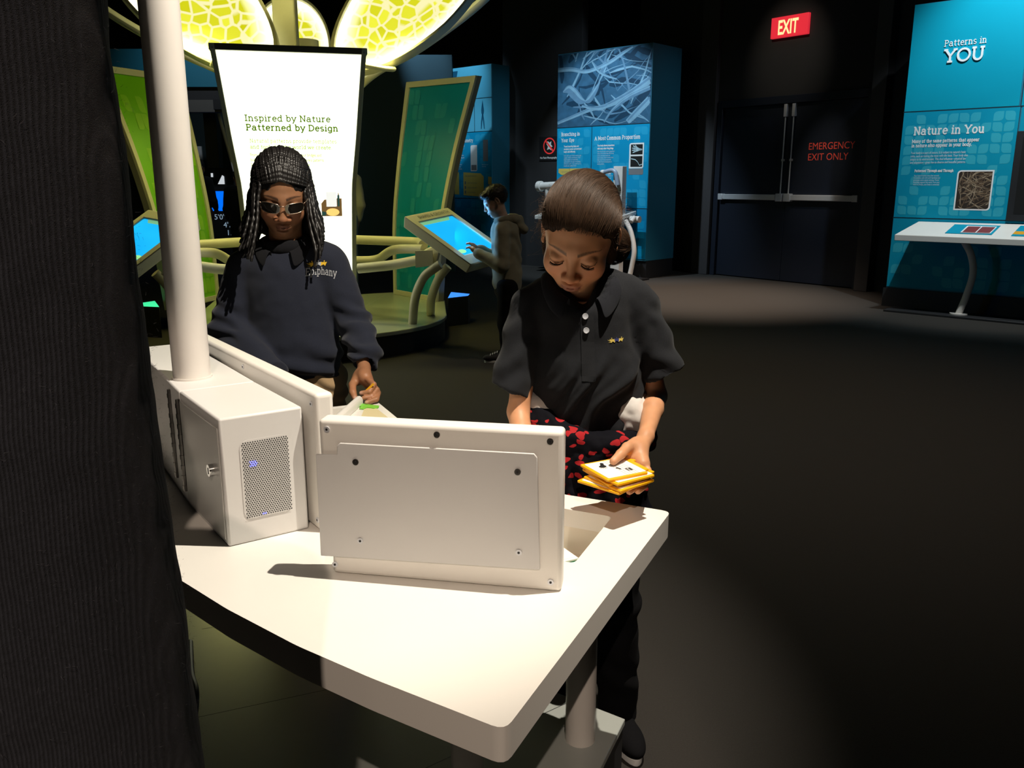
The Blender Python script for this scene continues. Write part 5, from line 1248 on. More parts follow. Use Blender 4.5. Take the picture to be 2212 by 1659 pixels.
# collar
def fold_collar(tree, cn, rr, ztop, zdrop, m, parent, spread=1.0):
    g0, g1, g2, g3 = [], [], [], []
    def push(p, o_):
        hh = tree.find_nearest(p); return hh[0] + hh[1] * o_ if (p - hh[0]).dot(hh[1]) < o_ else p
    for k in range(25):
        u = -1 + 2 * k / 24; a = u * math.radians(152); fr = (1 - math.cos(a)) / 2; dx, dy = math.sin(a), math.cos(a); zt_ = ztop - zdrop * fr ** 1.2
        b_ = V((cn[0] + rr * .95 * dx, cn[1] + rr * .95 * dy - .014 * fr, zt_ - .030)); t_ = V((cn[0] + rr * dx, cn[1] + rr * dy - .012 * fr, zt_)); out_ = .020 + .016 * max(0, fr - .5)
        l_ = V((cn[0] + (rr + out_) * dx + (.010 if u > 0 else -.010) * max(0, fr - .6), cn[1] + (rr + out_) * dy - .014 * fr, zt_ - (.030 + .022 * spread * max(0, fr - .55) / .45)))
        mid = t_.lerp(l_, .5) + V((dx, dy, .6)) * .006; g0.append(b_); g1.append(push(t_, .003)); g2.append(push(mid, .006)); g3.append(push(l_, .0035))
    return ribbon_solid('collar', [g0, g1, g2, g3], m, parent, .0028)
fold_collar(tree, (.141, 1.740), .053, 1.160, .060, cloth('collar_rib_knit', (.013, .014, .018), fuzz=.05), polo)
bm = bmesh.new(); rows = 12
for i in range(rows):
    z0, z1 = 1.066 - .011 * i, 1.066 - .011 * (i + 1)
    for j in range(3):
        xa, xb = .136 + .009 * j + .0012 * i * .3, .136 + .009 * (j + 1) + .0012 * i * .3; flat(bm, [(xa, 1.6, z0), (xb, 1.6, z0), (xb, 1.6, z1), (xa, 1.6, z1)])
bmesh.ops.remove_doubles(bm, verts=bm.verts, dist=1e-5); drape(bm, tree, off=.0016); obj('placket', bm, cloth('placket_knit', (.016, .017, .020), fuzz=.1), polo, fixn=False)
for px, pz in ((.1455, 1.062), (.1478, 1.034)):
    hit = tree.ray_cast(V((px, 1.4, pz)), V((0, 1, 0)))
    if hit[0] is not None:
        bm = bmesh.new(); lathe(bm, [(.0001, 0), (.0056, 0), (.0062, .001), (.0056, .0022), (.0045, .0017), (.0001, .0017)], basis(hit[0] - V((0, .0022, 0)), (1, 0, 0), (0, .3, 1)), 18); obj('button', bm, mat('grey_button', (.45, .46, .50), .3), polo)
def star_figure(bm, cx, cz, s, mi, lean=0):
    pts = [(0, .5), (.1, .28), (.62, .36), (.22, .02), (.45, -.5), (0, -.16), (-.45, -.5), (-.22, .02), (-.62, .36), (-.1, .28)]
    flat(bm, [(cx + (a + lean * b) * s, 1.5, cz + b * s) for a, b in pts], mi); flat(bm, [(cx + lean * s * .6 + .12 * s * math.cos(t), 1.5, cz + .56 * s + .12 * s * math.sin(t)) for t in [i * math.pi / 4 for i in range(8)]], mi)
def emblem(tree_, cx, cz, s, mats_, parent, word=False):
    bm = bmesh.new(); star_figure(bm, cx, cz, s, 1); star_figure(bm, cx - s * 1.05, cz - s * .1, s, 0, -.35); star_figure(bm, cx + s * 1.05, cz, s * .95, 0, .3)
    flat(bm, [(cx - s * 1.3, 1.5, cz - s * .1), (cx - s * 2.3, 1.5, cz + s * .12), (cx - s * 1.5, 1.5, cz - s * .3)], 0); flat(bm, [(cx - s * 1.2, 1.5, cz - s * .35), (cx - s * 2.1, 1.5, cz - s * .42), (cx - s * 1.3, 1.5, cz - s * .55)], 0)
    bmesh.ops.triangulate(bm, faces=bm.faces); drape(bm, tree_, off=.0015, back=.6); obj('emblem', bm, mats_, parent, fixn=False)
emblem(tree, .2105, 1.013, .0085, [mat('gold_thread', (.62, .46, .10), .5), mat('blue_thread', (.03, .04, .16), .5)], polo)

# white undershirt showing at the waist
S = Solid(); S.ell((.246, 1.695, .842), (.040, .028, .050), rot=(0, -28, -20)); S.ell((.272, 1.712, .822), (.022, .026, .030), k=.015); S.ell((.052, 1.715, .845), (.014, .026, .035), rot=(0, 12, 20)); S.cone((.06, 1.745, .84), (.25, 1.745, .84), .06, .06, k=.02)
v, q = S.build(.0034); n = normals(v, q); v = v + n * (.0045 * vnoise(v, 34, 7) + .0028 * vnoise(v, 75, 8))[:, None]; surf('undershirt', v, q, WHITECLOTH, girl)

# jacket tied round the waist
JACK = mat('jacket_print', (.008, .008, .014), .85, spec=.1); nt = JACK.node_tree; b = nt.nodes['Principled BSDF']
tc = nt.nodes.new('ShaderNodeTexCoord'); nd = nt.nodes.new('ShaderNodeTexNoise'); nd.inputs['Scale'].default_value = 22
mp = nt.nodes.new('ShaderNodeMix'); mp.data_type = 'VECTOR'; mp.inputs[0].default_value = .045; nt.links.new(tc.outputs['Object'], mp.inputs[4]); nt.links.new(tc.outputs['Object'], nd.inputs['Vector']); nt.links.new(nd.outputs['Color'], mp.inputs[5])
sc_ = nt.nodes.new('ShaderNodeMapping'); sc_.inputs['Scale'].default_value = (38, 30, 62); sc_.inputs['Rotation'].default_value = (0, .5, 0); nt.links.new(mp.outputs[1], sc_.inputs['Vector'])
v1_ = nt.nodes.new('ShaderNodeTexVoronoi'); v1_.inputs['Scale'].default_value = 1.0; v1_.inputs['Randomness'].default_value = .9; nt.links.new(sc_.outputs['Vector'], v1_.inputs['Vector'])
ms = nt.nodes.new('ShaderNodeMath'); ms.operation = 'LESS_THAN'; ms.inputs[1].default_value = .40; nt.links.new(v1_.outputs['Distance'], ms.inputs[0])
sp_ = nt.nodes.new('ShaderNodeSeparateColor'); nt.links.new(v1_.outputs['Color'], sp_.inputs[0]); mg = nt.nodes.new('ShaderNodeMath'); mg.operation = 'GREATER_THAN'; mg.inputs[1].default_value = .42; nt.links.new(sp_.outputs[0], mg.inputs[0])
mu = nt.nodes.new('ShaderNodeMath'); mu.operation = 'MULTIPLY'; nt.links.new(ms.outputs[0], mu.inputs[0]); nt.links.new(mg.outputs[0], mu.inputs[1])
mc = nt.nodes.new('ShaderNodeMix'); mc.data_type = 'RGBA'; mc.inputs[6].default_value = (.0035, .0035, .006, 1); mc.inputs[7].default_value = (.36, .018, .022, 1); nt.links.new(mu.outputs[0], mc.inputs[0]); nt.links.new(mc.outputs[2], b.inputs['Base Color'])
S = Solid()
wp = [(.050, 1.72, .845), (.075, 1.675, .830), (.115, 1.650, .812), (.165, 1.645, .800), (.215, 1.655, .800), (.262, 1.690, .795), (.278, 1.74, .800), (.25, 1.81, .82), (.155, 1.84, .83), (.065, 1.81, .84), (.050, 1.72, .845)]
cp_ = [tuple(p) for p in catmull(wp, 4)]
for a, b_ in zip(cp_[:-1], cp_[1:]): S.cone(a, b_, .026, .026, k=.012)
S.ell((.128, 1.640, .812), (.030, .022, .024), k=.01, rot=(0, 25, 0)); S.ell((.172, 1.634, .803), (.028, .020, .020), k=.008, rot=(0, -20, 0)); S.cone((.112, 1.632, .822), (.152, 1.630, .795), .016, .020, k=.006)
S.cone((.105, 1.648, .80), (.10, 1.640, .66), .030, .034, n=(1, 0, 0), f=.8, k=.015); S.cone((.16, 1.645, .80), (.170, 1.632, .66), .028, .034, n=(1, 0, 0), f=.7, k=.012); S.cone((.225, 1.66, .79), (.248, 1.665, .63), .030, .034, n=(1, .3, 0), f=.75, k=.015); S.cone((.15, 1.79, .78), (.15, 1.80, .58), .10, .11, n=(1, 0, 0), f=.85, k=.03)
S.half((0, 0, .60), (0, 0, -1))
v, q = S.build(.0034); n = normals(v, q); v = v + n * (.0085 * vnoise(v, 24, 3) + .003 * vnoise(v, 60, 4) + .003 * np.sin((v[:, 0] + .3 * v[:, 2]) * 2 * math.pi / .04) * (v[:, 2] < .79))[:, None]
jack = surf('tied_jacket', v, q, JACK, girl)
# trousers and shoes
S = Solid(); S.cone((.155, 1.79, .78), (.157, 1.795, .72), .095, .10, n=(1, 0, 0), f=.85, k=.03)
for hx, kn, an in (((.105, 1.785, .72), (.085, 1.765, .40), (.085, 1.84, .055)), ((.212, 1.785, .72), (.228, 1.762, .40), (.262, 1.842, .055))):
    S.cone(hx, kn, .075, .058, k=.03); S.cone(kn, an, .058, .048, k=.03)
S.half((0, 0, .045), (0, 0, -1))
v, q = S.build(.005); n = normals(v, q); v = v + n * (.0028 * np.sin((v[:, 2] + .35 * v[:, 0] + .09 * vnoise(v, 8, 3)) * 2 * math.pi / .11) * (v[:, 2] < .5) + .004 * vnoise(v, 20, 6))[:, None]; surf('trousers', v, q, BLACKCLOTH, girl)
for c, a in (((.085, 1.80, 0), -6), ((.268, 1.815, 0), 12)): shoe(girl, Matrix.Translation(V(c)) @ rz(a), BLACKCLOTH, M['white_ink'])

# hair: a close cap drawn back to a low bun, fine strands over it
S = Solid(); e = lambda *a, **k: S.ell(*a, M=HM, **k)
e((0, .020, .030), (.0755, .0925, .0830)); e((0, -.112, -.030), (.068, .070, .096), k=.012, op='s'); e((0, -.060, -.110), (.060, .080, .060), k=.012, op='s'); e((0, .04, -.12), (.05, .05, .045), k=.01, op='s')
e((-.064, .028, -.050), (.016, .038, .056), k=.02); e((.066, .022, -.035), (.014, .036, .045), k=.02); e((0, .070, -.055), (.066, .034, .060), k=.03); e((.062, .062, -.058), (.030, .032, .034), k=.012); e((.074, .060, -.082), (.018, .020, .024), k=.010)
v, q = S.build(.0028); n = normals(v, q); v = v + n * (.0015 * vnoise(v, 60, 3))[:, None]; hair = surf('hair', v, q, CAP2, girl)
HE_c, HE_r = np.array((0, .020, .030)), np.array((.0765, .0935, .0840)); ANC = np.array((.050, .085, -.050)); ancd = (ANC - HE_c) / HE_r; ancd /= np.linalg.norm(ancd)
Rm = np.array(HM)
def toW(P_): return np.asarray(P_) @ Rm[:3, :3].T + Rm[:3, 3]
def slerp(a, b, t):
    w = math.acos(max(-1, min(1, float(a @ b)))); sw = math.sin(w) + 1e-9; return (np.sin((1 - t) * w)[:, None] * a + np.sin(t * w)[:, None] * b) / sw
r = random.Random(3); lines = []
for i in range(21000):
    be = math.radians(r.uniform(-98, 98)); ep = math.radians(19 - 50 * (abs(be) / math.radians(90)) ** 1.7 + abs(r.gauss(0, 4.5)) - 2.5); d0 = np.array((math.sin(be) * math.cos(ep), -math.cos(be) * math.cos(ep), math.sin(ep)))
    t0 = r.random() ** 1.15 * .85; t1 = min(1, t0 + r.uniform(.22, .42)); tt = np.linspace(t0, t1, 10)
    wv_ = np.array((math.sin(be) * 1.25 + .12, .25, 1.35 * math.cos(be) ** .8 if math.cos(be) > 0 else .1)); dirs = ((1 - tt) ** 2)[:, None] * d0 + (2 * tt * (1 - tt))[:, None] * wv_ + (tt ** 2)[:, None] * ancd; dirs /= np.linalg.norm(dirs, axis=1)[:, None]; lift = 1.004 + r.random() * .022 + .012 * np.sin(tt * 9 + r.random() * 6) * r.random() - .010 * (tt < .03)
    lift = lift + .016 * mnoise.noise(V((be * 7, t0 * 5, 3.1))) + .008 * mnoise.noise(V((be * 22, t0 * 9, 7.7))); lift = np.maximum(lift, 1.003)
    P_ = HE_c + HE_r * dirs * lift[:, None] if hasattr(lift, '__len__') else HE_c + HE_r * dirs * lift
    lines.append(toW(P_))
strands('hair_strands', lines, .00019, HAIR2, hair)
lines = []
for i in range(330):
    side = r.random(); 
    if side < .62: be, ep = math.radians(r.uniform(-125, -60)), math.radians(r.uniform(-42, 25))
    elif side < .98: be, ep = math.radians(r.uniform(60, 130)), math.radians(r.uniform(-45, 20))
    else: be, ep = math.radians(r.uniform(-180, 180)), math.radians(r.uniform(25, 85))
    d0 = np.array((math.sin(be) * math.cos(ep), -math.cos(be) * math.cos(ep), math.sin(ep))); P0 = HE_c + HE_r * d0; up_ = np.array((0, .3, -1.0)) if side < .98 else np.array((d0[1], -d0[0], .2))
    L = r.uniform(.012, .034) if side < .98 else r.uniform(.006, .016); tt = np.linspace(0, 1, 10)[:, None]; cu = r.uniform(.3, 1.1); wob = np.array([r.gauss(0, 1) for _ in range(3)])
    lines.append(toW(P0 + tt * L * (up_ * .75 + wob * .25) + d0 * L * cu * np.sin(tt * math.pi * r.uniform(.5, 1.1)) * .75 + .0025 * np.sin(tt * 9) * wob))
for i in range(900):                                                # the bun and its loose curls
    th, ph_ = r.uniform(0, 6.28), r.uniform(0, 6.28); tt = np.linspace(0, 1, 10); cx = np.array((.064, .062, -.062)); R_ = .033 + r.random() * .006
    a = th + tt * r.uniform(1, 2.6); lines.append(toW(np.c_[cx[0] + R_ * np.cos(a) * .95, cx[1] + R_ * np.sin(ph_) * np.sin(a), cx[2] - .008 + R_ * np.sin(a) * np.cos(ph_) * 1.15]))
strands('loose_strands', lines, .00022, HAIR2, hair)
lines = []
for s in (-1, 1):
    for i in range(70):
        t = i / 69 * .88; x0 = s * (.0180 + .0285 * t); P0 = np.array((x0, -.0868 + 30 * (abs(x0) - .0315) ** 2 * .9, -.0122 + 16 * (abs(x0) - .0315) ** 2)); d = np.array((s * (t - .3) * .45, -.75, -.55 - .2 * r.random())); L = .0040 + .0015 * t
        tt = np.linspace(0, 1, 6)[:, None]; lines.append(toW(P0 + d * L * tt + np.array((0, -.001, .0012)) * tt * tt))
strands('eyelashes', lines, .00024, mat('lash_hair', (.004, .003, .002), .9, spec=0), girl)

# the stack of music cards she holds
labs = ['yellow-backed card with staff lines and a footprint, on top of the stack in her hand', 'orange card second from the top of the held stack, turned slightly', 'orange card in the middle of the held stack', 'orange card second from the bottom of the held stack', 'lowest orange card of the held stack, turned the most']
for i, (dx, dy, rot) in enumerate(((0, 0, -64), (.010, -.006, -58), (.004, .004, -66), (.008, -.010, -52), (-.004, -.008, -44))):
    card(labs[i], (.1915 + dx, 1.478 + dy, .8070 - .0050 * i), math.radians(rot), (.02, .0, 0), .096, .098, M['card_white'], M['orange_plastic'], music if i == 0 else None, 'music cards held in the hand')
# cards left in the bin
binc = [('white card lying uppermost in the sunken bin', (.056, 1.450, .652), 30, (.02, .03, 0), M['card_white'], M['card_white']), ('green card in the sunken bin, partly under the white one', (.070, 1.434, .645), 36, (.01, .02, 0), M['dark_green_plastic'], M['dark_green_plastic']), ('orange card at the bottom of the sunken bin', (.080, 1.420, .638), 42, (.01, .01, 0), M['orange_plastic'], M['orange_plastic'])]
for l, c, a, t_, fc, bk in binc: card(l, c, math.radians(a), t_, .096, .098, fc, bk, None, 'music cards in the bin')
# ------------------------------------------------------------------ girl with braids and sunglasses, in the navy sweatshirt
NAVY = cloth('navy_sweatshirt_fleece', (.018, .021, .034), fuzz=.12, lint=.3, bump=.35)
KHAKI = cloth('khaki_twill', (.42, .285, .155), fuzz=.05, lint=.08)
SK1, LIP1, BR1 = (.29, .138, .070), (.22, .085, .062), (.012, .009, .008)
BRAID = mat('black_braided_hair', (.011, .0095, .009), .42, noise=.3, nscale=300)
g1 = thing('person', 'girl with long black braids and sunglasses in a navy sweatshirt and khaki trousers', 'person', (-.68, 2.62, 0))
HM1 = Matrix.Translation((-.675, 2.548, 1.292)) @ ry(2) @ rz(15) @ rx(25)
S = head(Solid(), HM1, lids=False, nw=1.28, lipf=1.18); S.cone((-.680, 2.585, 1.235), (-.690, 2.61, 1.11), .046, .052, k=.02)
v1, q1 = S.build(.0019, lo=(-.79, 2.41, 1.12), hi=(-.56, 2.70, 1.43))
B = Solid(); B.cone((-.680, 2.585, 1.235), (-.690, 2.61, 1.11), .046, .052, k=.02)
B.cone((-.69, 2.605, 1.06), (-.665, 2.59, .78), .085, .085, n=(1, 0, 0), f=.78, k=.03)
CW = V((-.433, 2.425, .792))
for a, b, c in ((V((-.815, 2.60, 1.065)), V((-.862, 2.545, .885)), V((-.672, 2.385, .775))), (V((-.560, 2.60, 1.08)), V((-.487, 2.58, .905)), CW)):
    B.cone(a, b, .034, .026, k=.02); B.cone(b, c, .027, .0175, k=.01)
B.cone(CW, (-.422, 2.372, .775), .0180, .0200, k=.008); B.cone((-.428, 2.385, .780), (-.412, 2.368, .760), .019, .0170, k=.008); B.cone((-.444, 2.405, .778), (-.446, 2.375, .764), .0165, .0130, k=.010)
B.chain([V((-.450, 2.398, .772)), V((-.456, 2.355, .758)), V((-.450, 2.325, .744)), V((-.441, 2.306, .731))], [.0130, .0108, .0100, .0078], k=.006)
for pts in ([(-.416, 2.362, .774), (-.389, 2.318, .768), (-.398, 2.298, .752), (-.421, 2.298, .748)], [(-.408, 2.366, .764), (-.382, 2.322, .752), (-.392, 2.296, .738), (-.414, 2.288, .736)], [(-.403, 2.372, .754), (-.379, 2.326, .742), (-.378, 2.290, .732), (-.402, 2.270, .728)], [(-.402, 2.380, .746), (-.384, 2.338, .732), (-.385, 2.308, .728), (-.398, 2.290, .729)]):
    finger(B, [V(p) for p in pts], .0092, .0068)
B.cone((-.672, 2.385, .775), (-.650, 2.335, .758), .0165, .0180, k=.008)
for i in range(4): finger(B, [V((-.648 + .012 * i, 2.328 + .004 * i, .756)), V((-.636 + .014 * i, 2.290 + .004 * i, .745)), V((-.628 + .014 * i, 2.262 + .004 * i, .732))], .0085, .0065)
finger(B, [V((-.665, 2.345, .756)), V((-.672, 2.312, .744)), V((-.668, 2.290, .732))], .0095, .0075)
for hx, kn, an in (((-.735, 2.60, .72), (-.745, 2.58, .42), (-.75, 2.64, .07)), ((-.605, 2.60, .72), (-.60, 2.57, .42), (-.60, 2.63, .07))):
    B.cone(hx, kn, .065, .045, k=.03); B.cone(kn, an, .045, .030, k=.02)
v2, q2_ = B.build(.0030); m2 = v2[q2_].mean(1); keep1 = v1[q1].mean(1)[:, 2] > 1.15; keep2 = (m2[:, 2] < 1.152)
v, q = merge([(v1, q1[keep1]), (v2, q2_[keep2])]); C = face_colors(v, HM1, SK1, LIP1, BR1, lash=False, browz=.0175)
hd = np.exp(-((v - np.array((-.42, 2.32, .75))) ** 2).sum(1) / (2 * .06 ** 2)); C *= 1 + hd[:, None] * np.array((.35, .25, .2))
for tn in ((-.4405, 2.298, .734), (-.4235, 2.2925, .7495), (-.404, 2.264, .7305)):
    nl = np.exp(-((v - np.array(tn)) ** 2).sum(1) / (2 * .0048 ** 2))[:, None]; C = C * (1 - .7 * nl) + np.array((.66, .40, .31)) * .7 * nl
surf('body', v, q, SKIN, g1, C)
# sweatshirt
S = Solid(); S.cone((-.690, 2.602, 1.045), (-.668, 2.578, .80), .104, .104, n=(1, 0, 0), f=.76, k=.03); S.cone((-.668, 2.578, .80), (-.660, 2.580, .735), .102, .093, n=(1, 0, 0), f=.76, k=.02)
S.cone((-.790, 2.605, 1.083), (-.585, 2.605, 1.098), .052, .052, k=.035); S.cone((-.73, 2.605, 1.11), (-.65, 2.605, 1.115), .052, .052, k=.03)
eL, wL, eR = V((-.866, 2.55, .885)), V((-.690, 2.400, .782)), V((-.487, 2.582, .905))
S.cone((-.812, 2.603, 1.062), eL, .060, .055, k=.018); S.cone(eL, wL, .054, .040, k=.02, cut=(wL, wL - eL)); cw2 = CW + V((-.002, .012, .010))
S.cone((-.562, 2.603, 1.078), eR, .061, .052, k=.018); S.cone(eR, cw2 + V((0, .03, .02)), .051, .046, k=.02); S.cone(cw2 + V((-.004, .05, .035)), cw2, .044, .036, k=.012, cut=(cw2, V((.1, -.75, -.60)))); S.cone(cw2 + V((0, .03, .02)), CW + V((0, -.02, -.014)), .027, .027, k=.003, op='s')
S.cone((-.680, 2.58, 1.24), (-.686, 2.595, 1.125), .055, .058, k=.010, op='s'); S.half((0, 0, .738), (0, 0, -1))
v, q = S.build(.0042); v = relax(v, q, 2); n = normals(v, q); x, y, z = v.T
armr = np.clip((x + .545) / .03, 0, 1) * np.clip((1.0 - z) / .06, 0, 1); arml = np.clip((-.80 - x) / .03, 0, 1) * np.clip((.99 - z) / .06, 0, 1)
low = np.clip((.90 - z) / .10, 0, 1) * (1 - armr) * (1 - arml)
fd = (armr + arml) * .0055 * np.sin((z * 1.0 + x * .35 + y * .25 + .03 * vnoise(v, 11, 2)) * 2 * math.pi / .052) + low * .0075 * np.sin((z * 1.0 + .32 * (x + .68) + .045 * vnoise(v, 7, 5)) * 2 * math.pi / .085) + .0045 * vnoise(v, 11, 3) + .002 * vnoise(v, 30, 6)
hemb = np.clip(1 - np.abs(z - .750) / .010, 0, 1) * -.003
v = v + n * (fd + hemb)[:, None]; sw = surf('sweatshirt', v, q, NAVY, g1); tr1 = bvh(sw)
emblem(tr1, -.577, 1.086, .0145, [mat('yellow_print', (.85, .52, .03), .5), mat('silver_print', (.50, .52, .56), .5)], sw)
bm = bmesh.new(); slab(bm, 'Epiphany', .0235, basis((-.612, 2.3, 1.052), (1, 0, -.04), (0, 0, 1)), w=.10, sx=.86, warp=lambda p: (p.x, p.y * 1.25 + .004 * math.sin(p.x / .07 * 3.0), 0)); drape(bm, tr1, off=.0014, back=.4); obj('lettering', bm, mat('silver_lettering', (.36, .37, .40), .5), sw, fixn=False)
fold_collar(tr1, (-.684, 2.583), .056, 1.180, .052, cloth('black_collar_knit', (.008, .008, .010), fuzz=.05), g1, 1.3)
S = Solid(); S.cone((-.663, 2.59, .80), (-.665, 2.595, .70), .095, .105, n=(1, 0, 0), f=.80, k=.02)
for hx, kn, an in (((-.735, 2.60, .72), (-.745, 2.58, .42), (-.75, 2.64, .055)), ((-.605, 2.60, .72), (-.60, 2.57, .42), (-.60, 2.63, .055))):
    S.cone(hx, kn, .080, .062, k=.03); S.cone(kn, an, .062, .055, k=.03)
S.half((0, 0, .045), (0, 0, -1)); v, q = S.build(.005); n = normals(v, q); v += n * (.004 * np.sin((v[:, 2] + .5 * v[:, 0] + .04 * vnoise(v, 9, 3)) * 2 * math.pi / .05) * (v[:, 2] > .6) + .003 * vnoise(v, 22, 6))[:, None]; surf('trousers', v, q, KHAKI, g1)
for cx in (-.75, -.60): shoe(g1, Matrix.Translation((cx, 2.60, 0)), BLACKCLOTH, BLACKCLOTH)
S = Solid(); ring = [(-.685 + .049 * math.cos(a), 2.585 + .047 * math.sin(a), 1.142 + .012 * math.sin(a)) for a in [i * math.pi / 10 for i in range(21)]]
for a, b in zip(ring[:-1], ring[1:]): S.cone(a, b, .0165, .0165, k=.004)
S.cone((-.70, 2.552, 1.13), (-.665, 2.552, 1.13), .024, .024, k=.01)
v, q = S.build(.004); surf('undershirt', v, q, cloth('black_polo_knit', (.007, .007, .009), fuzz=.05), g1)
# braids
S = Solid(); e = lambda *a, **k: S.ell(*a, M=HM1, **k)
e((0, .018, .028), (.0760, .0930, .0845)); e((0, -.112, -.018), (.055, .074, .098), k=.012, op='s'); e((0, -.06, -.11), (.062, .075, .06), k=.012, op='s'); e((0, .066, -.072), (.104, .044, .120), k=.02); e((-.088, .02, -.125), (.026, .04, .055), k=.03); e((.084, .02, -.125), (.024, .04, .050), k=.03)
v, q = S.build(.0038); n = normals(v, q); v += n * (.0025 * vnoise(v, 70, 3))[:, None]; hair1 = surf('hair', v, q, BRAID, g1)
Hc, Hr = np.array((0, .018, .030)), np.array((.0785, .0955, .0870)); Rm1 = np.array(HM1); r = random.Random(12)
bm = bmesh.new(); iv = HM1.to_3x3().inverted(); down = np.array(iv @ V((0, 0, -1)))
def over(a, b, s, t, row):
    w_ = np.array((s * (.04 + 1.36 * t), -.15 + .35 * (1 - t) + .15 * row, 1.5 - 1.15 * t)); tt = np.linspace(0, 1, 8)
    d_ = ((1 - tt) ** 2)[:, None] * a + (2 * tt * (1 - tt))[:, None] * w_ + (tt ** 2)[:, None] * b; return d_ / np.linalg.norm(d_, axis=1)[:, None]
for s in (-1, 1, 0):
    for row, cnt in ((0, 28), (1, 26), (2, 16)):
        for i in range(cnt if s else 3):
            t = (i + .3 + .4 * r.random()) / cnt
            be = math.radians((i - 1) * 4.5) if s == 0 else math.radians(s * (1 + t * 92)) if row == 0 else math.radians(s * (12 + t * (110 if row == 1 else 140)))
            t = t if s else .02
            ep = math.radians(25 - 44 * t ** 1.6) if row == 0 else math.radians((50 - 44 * t) if row == 1 else (70 - 46 * t))
            d0 = np.array((math.sin(be) * math.cos(ep), -math.cos(be) * math.cos(ep), math.sin(ep))); bend = math.radians(180 + (i - 1) * 10) if s == 0 else math.radians(s * (126 - 66 * t + r.gauss(0, 8)) if row == 0 else s * (115 - 25 * t + r.gauss(0, 14)) if row == 1 else s * (155 - 25 * t + r.gauss(0, 10)))
            de = np.array((math.sin(bend) * .99, -math.cos(bend) * .99, math.sin(math.radians(6 + r.gauss(0, 5)))))
            lift = 1.0 + .035 * r.random() + .02 * row; P_ = [Hc + Hr * q_ * (lift if k_ else .99) for k_, q_ in enumerate(over(d0, de / np.linalg.norm(de), s, t, row))]
            e0 = P_[-1]; outw = np.array((s * 1.0, de[1] * .4, 0)); L = r.uniform(.150, .205) * (1.0 if s < 0 else .95); fl = r.uniform(.2, 1)
            fwd = np.array((0, -1.0, 0)) * (.050 if row == 0 and t > .45 else .014)
            for w_, of, fw in ((.22, .006, .1), (.5, .012, .5), (.78, .010 + .020 * fl, .9), (1.0, .004 + (.046 if s < 0 else .030) * fl, 1.1)):
                P_.append(e0 + down * L * w_ + outw * of + fwd * fw + np.array([r.gauss(0, .002) for _ in range(3)]))
            pts = catmull([V(p) for p in P_], 9); W_ = [HM1 @ p for p in pts]
            rs = [(.0056 if row else .0052) * (1 + .20 * math.sin(k_ * 1.9 + s)) * (1 if k_ < len(W_) - 8 else .75) for k_ in range(len(W_))]
            tube(bm, W_, rs, 7)
obj('braids', bm, BRAID, hair1, auto=180, fixn=False)
# sunglasses
GL_ = mat('dark_tinted_lens', (.012, .010, .008), .06, spec=.8, coat=.6); RIM = mat('thin_gold_rim', (.62, .48, .36), .25, .9)
bm = bmesh.new(); bm2 = bmesh.new()
for s in (-1, 1):
    out = [(s * (.0335 + .0265 * (abs(math.cos(a)) ** .62) * (1 if math.cos(a) > 0 else -1)), -.0015 + .0160 * (abs(math.sin(a)) ** (.62 if math.sin(a) > 0 else .85)) * (1 if math.sin(a) > 0 else -1)) for a in [i * math.pi / 16 for i in range(32)]]
    P3 = [HM1 @ V((x, -.0985 + 6.0 * x * x, z - 0.002)) for x, z in out]; c3 = HM1 @ V((s * .0335, -.0945, -.003))
    vs = [bm.verts.new(p) for p in P3]; cv = bm.verts.new(c3)
    for k in range(32): bm.faces.new([vs[k], vs[(k + 1) % 32], cv])
    tube(bm2, P3 + [P3[0]], .0011, 6); tube(bm2, catmull([HM1 @ V(p) for p in ((s * .0598, -.0775, .006), (s * .070, -.060, .008), (s * .074, -.02, .006), (s * .075, .015, -.004))], 4), .0014, 6)
tube(bm2, catmull([HM1 @ V(p) for p in ((-.0085, -.0985, .004), (0, -.1015, .0065), (.0085, -.0985, .004))], 4), .0014, 6)
gls = obj('sunglasses', bm2, RIM, g1, auto=180); obj('lens', bm, GL_, gls, auto=180)
# what she handles
bm = bmesh.new(); gm = Matrix.Translation((-.398, 2.252, TZ + .0014)) @ rz(-24); prism(bm, [gm @ V(p) for p in ((-.030, -.012, 0), (-.010, -.012, 0), (-.006, -.030, 0), (.006, -.030, 0), (.008, -.012, 0), (.030, -.012, 0), (.036, .002, 0), (.030, .014, 0), (-.030, .014, 0))], (0, 0, .003)); top('game_piece', bm, M['green_plastic'], 'bright green T-shaped piece lying on the table under her fingers', 'game piece', bevel=.0006)
bm = bmesh.new(); obox(bm, V((-.413, 2.300, .747)), V((.026, .004, .024)), V((.004, -.004, .002)), V((-.003, -.0015, .004))); top('game_piece', bm, M['orange_plastic'], 'thin orange piece held between the fingers of the girl in the sweatshirt', 'game piece')

